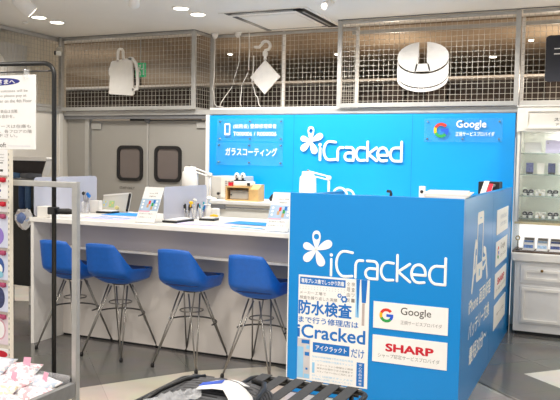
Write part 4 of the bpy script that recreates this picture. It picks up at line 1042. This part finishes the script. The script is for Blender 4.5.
for z, w in ((1.486, .12), (1.472, .14), (1.458, .1)): lettering('lettering', '当店の会計 a counter', front(-2.52-w, 2.561, z), w, .007, INKG, t)
MB().prism(arc(-2.592, 1.435, .022, .026, 0, 345, 23), front(0, 2.5612, 0), .0005).build('black_circle', INKK, t)
box(-2.548, -2.53, 2.561, 2.5616, 1.41, 1.42).box(-2.548, -2.53, 2.561, 2.5616, 1.448, 1.452).build('small_marks', INKK, t)
pack('white pack with a small navy dot under the price sheet', 1.282, 1.374, PAPER, [(-2.553, 1.345, .008, .012, INKG), (-2.553, 1.322, .011, .008, INKN), (-2.555, 1.293, .012, .003, INKG)], top=RED)
pack('plain pale pack with a red strip below the navy dot pack', 1.222, 1.262, mat('greyish_white_print', (226, 222, 222), .6, noise=.04), [], top=RED)
pack('pale pack with a soft purple patch on the rack', 1.055, 1.205, PALE, [(-2.575, 1.11, .05, .045, PURP), (-2.565, 1.16, .012, .012, mat('dusty_blue_print', (136, 150, 206), .6, noise=.1))], top=mat('wine_print', (176, 70, 108), .6, noise=.15))
pack('pale pack with blue and white patches on the rack', .905, 1.035, PALE, [(-2.557, .965, .034, .045, mat('mid_blue_print', (58, 92, 160), .6, noise=.2, nscale=60)), (-2.555, .955, .022, .025, PAPER), (-2.548, .93, .02, .015, mat('aqua_print', (140, 196, 214), .6, noise=.1))], top=mat('wine_print', (176, 70, 108)))
pack('pale pack with dark navy patches on the rack', .755, .885, PALE, [(-2.555, .82, .034, .05, mat('dark_navy_print', (60, 66, 106), .6, noise=.35, nscale=80)), (-2.57, .85, .016, .016, PAPER)], top=mat('wine_print', (176, 70, 108)))
pack('pale pink and white pack low on the rack', .60, .735, mat('blush_print', (232, 214, 220), .6, noise=.05), [(-2.55, .67, .034, .048, mat('rose_print', (222, 170, 182), .6, noise=.1)), (-2.55, .67, .027, .04, PAPER)], top=mat('wine_print', (176, 70, 108)))
pack('red and tan pack at the bottom of the rack', .475, .58, PAPER, [(-2.545, .555, .04, .016, RED), (-2.55, .515, .04, .026, mat('mixed_tan_print', (176, 130, 100), .6, noise=.5, nscale=90)), (-2.55, .488, .03, .008, INKB)])
# flat packs lying on the shelf
random.seed(11)
FP = (('clear pack with a pink tag at the back of the tray', -2.40, 2.50, .3, FILMA, .50), ('grey-blue pack with a pale pink tag lying near the tray lip', -2.28, 2.50, -.3, FILMB, .455), ('white crumpled pack with red print by the tray side', -2.235, 2.40, .15, FILMA, .44), ('cream yellow pack in the tray', -2.33, 2.27, .35, FILMC, .47), ('white pack in the middle of the tray', -2.36, 2.39, -.2, FILMA, .475), ('white pack with pink print at the tray front', -2.45, 2.30, .1, FILMA, .485), ('white pack at the front corner of the tray', -2.25, 2.26, -.4, FILMA, .445), ('milky pack at the far left of the tray', -2.50, 2.44, .2, FILMB, .53))
box(-2.62, -2.2, 2.12, 2.56, .4025, .438).build('stock_base', CREAM, rk)
for k, (lab, x, y, a, m, pz) in enumerate(FP):
    t = thing('flat_pack', lab, 'pack', (x, y, .403), 'flat packs in the rack tray')
    M = Matrix.Translation((x, y, pz)) @ Matrix.Rotation(a, 4, 'Z') @ Matrix.Rotation(.25, 4, 'X')
    n = 9; g = MB(); vs = []
    for i in range(n):
        for j in range(n):
            u, v = i/(n-1)*2-1, j/(n-1)*2-1
            z = .035*(1-u*u)*(1-v*v) + .010*(random.random())*(1-max(abs(u), abs(v)))**.5 + .004
            vs.append(M @ Vector((u*.1, v*.08, z)))
    g.add(vs, [(i*n+j, (i+1)*n+j, (i+1)*n+j+1, i*n+j+1) for i in range(n-1) for j in range(n-1)], True)
    g.build('wrapper', m, t, solid=.004)
    if k in (0, 1, 4, 5): box(.03, .065, 0, .04, .012, .0135, M @ Matrix.Translation((0, .03, .02)) @ Matrix.Rotation(1., 4, 'X')).build('pink_tag', PINK, t)
    if k in (2, 3, 5, 6): box(-.05, .03, -.052, -.036, .016, .017, M).build('red_print', RED if k != 3 else TAN, t)

# ------------------------------------------------------------------ trolleys with a bag in the foreground
def trolley(label, x0, x1, y0, y1, z, slats):
    t = thing('slatted_trolley', label, 'trolley', ((x0+x1)/2, (y0+y1)/2, 0), 'black slatted trolleys')
    r = .05; P = [(a, b, z) for a, b in roundrect(x0, x1, y0, y1, r, 5)]
    MB().tube(P, .0125, 10, closed=True).build('tube_frame', BLACKM, t)
    if slats:
        n = slats; w = (x1-x0-.05)/n
        for i in range(n):
            xa = x0+.035+w*i
            box(xa, xa+w*.62, y0-.012, y1+.014, z+.0128, z+.0165).box(xa, xa+w*.62, y1+.0135, y1+.0165, z-.03, z+.0165).build('webbing_slat', CHAR, t)
    for x in (x0+.06, x1-.06):
        for y in (y0+.06, y1-.06): 
            l = MB().tube([(x, y, z), (x, y, .05)], .0115, 8).build('leg', BLACKM, t)
            MB().lathe([(.022, -.012), (.03, -.008), (.03, .008), (.022, .012)], (x, y, .0305), 14, Matrix.Rotation(PI/2, 3, 'Y')).build('caster', RUBBER, l)
    MB().tube([(x0+.03, y1+.0, z+.0128), (x1-.03, y1, z+.0128)], .003, 6).build('top_highlight_strip', STEEL, t)  # pale strip standing in for the highlight along the black tube
    return t
trolley('black slatted trolley in front of the booth poster', -1.525, -.945, 2.2, 3.185, .42, 6)
trolley('narrow black trolley under the ribbed bag', -1.82, -1.56, 2.1, 3.03, .42, 3)
bg = thing('ribbed_bag', 'black ribbed soft bag lying across the trolleys', 'bag', (-1.5, 2.62, .44))
g = MB(); nu, nv = 40, 132; vs = []
for i in range(nu+1):
    for j in range(nv+1):
        u, v = i/nu*2-1, j/nv*2-1
        e = max(0, 1-abs(u)**5)**.5*max(0, 1-abs(v)**6)**.5
        rib = abs(math.sin(v*PI*9+.6*u*u))
        z = .437 + e*(.048+.016*rib)
        vs.append((-1.47+u*.215-.05*v, 2.62+v*.315, z))
for i in range(nu):
    for j in range(nv): pass
k0 = len(g.v); g.v += vs
for i in range(nu):
    for j in range(nv):
        v = (j+.5)/nv*2-1; u = (i+.5)/nu*2-1
        g.f.append([i*(nv+1)+j, (i+1)*(nv+1)+j, (i+1)*(nv+1)+j+1, i*(nv+1)+j+1]); g.mi.append(1 if abs(math.sin(v*PI*9+.6*u*u)) > .62 else 0); g.sm.append(True)
g.build('ribbed_cover', [mat('black_ribbed_fabric', (24, 24, 26), .6, noise=.15, nscale=40), mat('charcoal_ribbed_fabric', (76, 76, 80), .55, noise=.12, nscale=40)], bg)
MB().tube([(-1.25, 2.45, .47), (-1.255, 2.62, .50), (-1.285, 2.78, .505), (-1.33, 2.88, .495), (-1.40, 2.915, .49)], .013, 8).build('handle_strap', BLACKM, bg)
MB().tube([(-1.69, 2.40, .48), (-1.69, 2.6, .497), (-1.675, 2.78, .497), (-1.63, 2.88, .49)], .010, 8).build('piping', BLACKM, bg)
# papers and plastic on the bag
def drape(label, name, pts, m, blue=None):
    t = thing(name, label, 'paper', pts[0][0], 'papers on the ribbed bag')
    n = len(pts); vs = []
    for a, b in pts: vs += [a, b]
    MB().add(vs, [(2*i, 2*i+2, 2*i+3, 2*i+1) for i in range(n-1)], True).build('sheet', m, t, solid=.002)
    if blue:
        MB().add([tuple(Vector(q)+Vector((0, 0, .004))) for q in blue], [(0, 1, 2, 3)]).build('blue_print', mat('deep_blue_print', (46, 84, 190), .6, noise=.15, nscale=60), t)
    return t
drape('white tag sheet with blue print draped over the ribbed bag', 'paper_tag', [((-1.545, 2.715, .516), (-1.530, 2.62, .516)), ((-1.505, 2.765, .518), (-1.500, 2.62, .522)), ((-1.455, 2.785, .520), (-1.455, 2.635, .526)), ((-1.40, 2.765, .520), (-1.405, 2.635, .528)), ((-1.34, 2.715, .518), (-1.36, 2.58, .526)), ((-1.28, 2.655, .512), (-1.31, 2.52, .518)), ((-1.235, 2.59, .502), (-1.27, 2.45, .505))], PAPER, [(-1.545, 2.712, .516), (-1.538, 2.66, .5165), (-1.455, 2.72, .5235), (-1.47, 2.775, .5205)])
drape('second white slip with faint print overlapping the tag sheet', 'paper_slip', [((-1.455, 2.835, .508), (-1.455, 2.80, .518)), ((-1.41, 2.82, .508), (-1.415, 2.785, .52)), ((-1.35, 2.775, .510), (-1.36, 2.74, .521))], PAPER)
t = thing('plastic_wrapping', 'crumpled clear plastic wrapping on the left of the ribbed bag', 'plastic wrapping', (-1.57, 2.5, .5))
random.seed(8); g = MB(); nu, nv = 16, 10; vs = []
for i in range(nu+1):
    for j in range(nv+1):
        u, v = i/nu, j/nv
        vs.append((-1.655+.12*u+.06*v+.008*random.random(), 2.42+.25*u-.1*v, .504+.03*random.random()*(.4+math.sin(PI*u)*math.sin(PI*v))))
g.add(vs, [(i*(nv+1)+j, (i+1)*(nv+1)+j, (i+1)*(nv+1)+j+1, i*(nv+1)+j+1) for i in range(nu) for j in range(nv)], False)
g.build('film', clear_mat('shiny_film', (225, 226, 230), .45, .08), t)

# ------------------------------------------------------------------ glass display cabinet on the right
dc = thing('display_cabinet', 'cream display cabinet with glass shelves right of the blue wall', 'display cabinet', (-.2, 6.75, 0))
CX0, CX1 = -.660, .35
box(CX0-.025, CX1, 6.57, 6.93, 1.762, 1.972).build('header', CREAM, dc, bevel=.004)
frm = MB(); frame_ring(frm, [(CX0+.045, 1.785), (CX1-.06, 1.785), (CX1-.06, 1.94), (CX0+.045, 1.94)], [(CX0+.065, 1.80), (CX1-.08, 1.80), (CX1-.08, 1.93), (CX0+.065, 1.93)], front(0, 6.5695, 0), .012)
frm.build('header_moulding', CREAM, dc)
box(CX0-.03, CX1, 6.56, 6.93, 1.973, 1.985).build('cornice', WHITE, dc)
lettering('header_lettering', 'スマホケース', front(-.385, 6.5685, 1.85), .24, .026, INKK, dc, .03)
lettering('header_lettering', 'アクセサリー', front(-.375, 6.5685, 1.81), .2, .02, INKK, dc, .02)
box(CX0-.02, CX0, 6.60, 6.93, .985, 1.76).build('side_frame', CREAM, dc)
box(CX0, CX1, 6.91, 6.93, .985, 1.76).build('back_board', mat('pale_greenish_board', (232, 232, 220), .6, noise=.02), dc)
box(CX0, CX0+.012, 6.6, 6.61, .985, 1.76).build('corner_strip', STEEL, dc)
for z in (1.572, 1.389, 1.202, 1.006): box(CX0+.002, CX1-.01, 6.625, 6.905, z, z+.008).build('glass_shelf', SHELFG, dc)
box(CX0+.013, CX1, 6.603, 6.607, .985, 1.76).build('glass_front', CLEARG, dc)
box(CX0-.02, CX1, 6.6, 6.93, .965, .984).build('deck', mat('brass_toned_deck', (206, 190, 150), .4, .3, noise=.05), dc)
box(CX0, CX1, 6.86, 6.93, .732, .964).build('backlit_board', BACKLIT, dc)
box(CX0-.02, CX0, 6.6, 6.93, .732, .964).build('lower_side', CLEARG, dc)
box(CX0-.03, CX1, 6.58, 6.93, .72, .731).build('plinth_deck', mat('dark_deck_edge', (84, 66, 54), .5, noise=.1), dc)
box(CX0-.035, CX1, 6.565, 6.93, .645, .7195).build('counter_moulding', WHITE, dc, bevel=.01)
box(CX0-.005, CX1, 6.6, 6.93, .03, .644).build('base_carcass', CABW, dc, bevel=.003)
box(CX0+.01, CX1, 6.62, 6.9, 0, .029).build('toe_space', BLACKM, dc)
def cab_panel(x0, x1, z0, z1, nm, hw):
    d = box(x0, x1, 6.588, 6.5995, z0, z1).build(nm, CABW, dc, bevel=.003)
    fm = MB(); frame_ring(fm, [(x0+hw, z0+hw), (x1-hw, z0+hw), (x1-hw, z1-hw), (x0+hw, z1-hw)], [(x0+hw+.022, z0+hw+.022), (x1-hw-.022, z0+hw+.022), (x1-hw-.022, z1-hw-.022), (x0+hw+.022, z1-hw-.022)], front(0, 6.5885, 0), .014)
    fm.build('raised_moulding', WHITE, d)
    return d
for x0, x1 in ((CX0+.045, CX0+.40), (CX0+.44, CX0+.80)):
    d = cab_panel(x0, x1, .455, .605, 'drawer', .03)
    MB().lathe([(.006, 0), (.006, .012), (.012, .016), (.012, .022), (.001, .026)], ((x0+x1)/2, 6.588, .572), 12, Matrix.Rotation(PI/2, 3, 'X')).build('knob', mat('aged_brass', (128, 98, 48), .4, .7, noise=.1), d)
    cab_panel(x0, x1, .10, .435, 'door', .02)
# goods in the cabinet
def ob(name, label, cat, parts, loc, group):
    t = thing(name, label, cat, loc, group)
    for nm, mb, m in parts: mb.build(nm, m, t)
    return t
G1 = 'goods on the cabinet shelves'
ob('sign_card', 'blank white card standing on the top glass shelf', 'card', [('card', box(-.625, -.49, 6.70, 6.705, 1.5805, 1.672), PAPER), ('card_foot', box(-.60, -.52, 6.706, 6.73, 1.5805, 1.59), CLEARP)], (-.56, 6.7, 1.58), G1)
ob('lilac_box', 'large lilac box on the top glass shelf', 'box', [('box_body', box(-.455, -.22, 6.68, 6.76, 1.5805, 1.692), LILAC), ('box_print', box(-.44, -.43, 6.6793, 6.68, 1.66, 1.67), INKG)], (-.34, 6.72, 1.58), G1)
DBOX = mat('indigo_box_print', (92, 100, 160), .5, noise=.35, nscale=60)
for k, (x, m, lab) in enumerate(((-.58, DBOX, 'indigo patterned phone case box, leftmost on the second glass shelf'), (-.488, CREAM, 'cream phone case box between two indigo boxes on the second shelf'), (-.40, mat('dark_indigo_print', (56, 64, 116), .5, noise=.4, nscale=60), 'dark indigo patterned box on the second glass shelf beside the cream box'), (-.315, PAPER, 'white box at the right picture edge on the second glass shelf'))):
    ob('case_box', lab, 'box', [('box_body', box(x-.03, x+.03, 6.70, 6.72, 1.4135, 1.495), m), ('stand', box(x-.028, x+.028, 6.695, 6.73, 1.3975, 1.413), BLACK if k in (0, 2) else CREAM)], (x, 6.71, 1.397), G1)
def trinket(lab, x, z, black):
    t = thing('watch_strap', lab, 'strap', (x, 6.72, z), 'straps on the lower glass shelves')
    box(x-.042, x+.042, 6.735, 6.75, z+.0005, z+.052).build('backing_card', PAPER, t)
    bd = MB()
    for dx in (-.024, .024):
        bd.tube([(x+dx+.017*math.cos(a), 6.72, z+.036+.011*math.sin(a)) for a in [2*PI*i/16 for i in range(16)]], .007, 6, closed=True)
    bd.tube([(x-.012, 6.72, z+.034), (x, 6.718, z+.022), (x+.012, 6.72, z+.034)], .008, 6).build('band', BLACK if black else CREAM, t)
    box(x-.038, x-.014, 6.70, 6.718, z+.0005, z+.022).box(x+.014, x+.038, 6.70, 6.718, z+.0005, z+.022).build('display_block', PAPER, t)
    box(x-.008, x+.008, 6.705, 6.71, z+.0005, z+.014).build('buckle', BLACK if black else mat('dull_gold', (196, 176, 130), .4, .4), t)
for k, (x, z, b, lab) in enumerate(((-.587, 1.2105, True, 'black looped strap at the left of the third glass shelf'), (-.487, 1.2105, False, 'white looped strap in the middle of the third glass shelf'), (-.385, 1.2105, True, 'black looped strap at the right of the third glass shelf'), (-.585, 1.0145, True, 'black looped strap at the left of the lowest glass shelf'), (-.48, 1.0145, False, 'white looped strap in the middle of the lowest glass shelf'), (-.375, 1.0145, True, 'black looped strap at the right of the lowest glass shelf'))):
    trinket(lab, x, z, b)
PHB = mat('blue_photo_print', (110, 146, 206), .5, noise=.4, nscale=60)
for k, (x, m, lab) in enumerate(((-.565, PHB, 'stepped card stand with small photo, leftmost in the backlit compartment'), (-.452, mat('sky_photo_print', (170, 200, 230), .5, noise=.25, nscale=50), 'stepped card stand with pale sky photo in the middle of the backlit compartment'), (-.345, mat('navy_photo_print', (70, 86, 140), .5, noise=.5, nscale=60), 'stepped card stand with dark navy photo at the right of the backlit compartment'))):
    t = thing('photo_card_stand', lab, 'card stand', (x, 6.7, .732), 'photo card stands in the backlit compartment')
    for i, (dz, dy) in enumerate(((0, 0), (.05, .04), (.085, .08))):
        M = Matrix.Translation((x, 6.66+dy, .7325)) @ Matrix.Rotation(-.35, 4, 'X')
        box(-.045, .045, 0, .004, .002, .07+.02*i, M).build('card', PAPER, t)
        box(-.038, .038, -.001, 0, .022 if i == 0 else .055+.015*i, .05 if i == 0 else .068+.018*i, M).build('card_print', m if i != 2 else INKG, t)
    box(x-.05, x+.05, 6.65, 6.83, .7315, .734).build('base_plate', CLEARP, t)
t = thing('ornament_stand', 'small dark ring ornament on a thin stem in the backlit compartment', 'ornament', (-.655, 6.68, .732))
MB().lathe([(.022, 0), (.022, .004), (.003, .006), (.003, .085)], (-.655, 6.68, .7315), 12).build('stem', DSTEEL, t)
MB().tube([(-.655+.017*math.cos(2*PI*i/16), 6.68, .835+.017*math.sin(2*PI*i/16)) for i in range(16)], .006, 6, closed=True).build('ring', mat('dull_gold', (196, 176, 130)), t)

# ------------------------------------------------------------------ light
def lamp(kind, loc, energy, color=(1, .95, .87), size=.1, rot=(0, 0, 0), angle=2.4, blend=.6):
    l = D.lights.new('shop_light', kind); l.energy = energy; l.color = color
    if kind == 'AREA': l.shape = 'DISK'; l.size = size
    else: l.shadow_soft_size = size
    if kind == 'SPOT': l.spot_size = angle; l.spot_blend = blend
    o = D.objects.new('shop_light', l); COL.objects.link(o); o.location = loc; o.rotation_euler = rot
    return o
def aim(o, tgt):
    o.rotation_euler = (Vector(tgt)-o.location).to_track_quat('-Z', 'Y').to_euler()
for x, y in DOWN: lamp('SPOT', (x, y, 2.83), 36, size=.06, angle=2.5)
for x, e in ((-3.3, 90), (-2.3, 135), (-1.3, 80)):
    aim(lamp('SPOT', (x, 5.75, 2.82), e, (1, .98, .95), .08, angle=1.9, blend=.7), (x, 6.75, 1.2))
for x, y, e in ((-4.3, 2.9, 85), (-2.6, 3.3, 95), (-1.0, 2.9, 105), (.6, 3.6, 80), (-3.4, 1.6, 60), (-1.6, 1.4, 60), (0, 5.4, 55)):
    lamp('SPOT', (x, y, 2.83), e, size=.09, angle=2.5)
for x in (-3.6, -2.8, -2.0): aim(lamp('SPOT', (x, 5.4, 2.82), 34, (1, .97, .92), .07, angle=1.5), (x, 4.75, 1.0))
aim(lamp('SPOT', (-.9, 2.0, 2.8), 50, size=.08, angle=.9), (-1.2, 4.3, .7))
lamp('SPOT', (-.3, 6.45, 2.8), 40, size=.06, angle=1.5)
lamp('POINT', (-.2, 6.72, 1.72), 4, (1, .98, .94), .05)  # unseen point added to brighten the inside of the cabinet
for z in (1.53, 1.35, 1.16): lamp('POINT', (.1, 6.70, z), 3., (1, .98, .94), .04)  # more unseen points added to lighten the glass shelves
for x, e in ((-6.2, 4), (-4.0, 6), (-2.2, 18), (-.4, 24)): lamp('POINT', (x, 8.2, 2.35), e, (1, .86, .7), .1)
w = D.worlds.new('shop_air'); scene.world = w; w.use_nodes = True
bgn = w.node_tree.nodes['Background']; bgn.inputs['Color'].default_value = (1, .955, .9, 1); bgn.inputs['Strength'].default_value = 1.0
scene.view_settings.view_transform = 'Standard'
scene.view_settings.look = 'None'
scene.view_settings.exposure = 0.
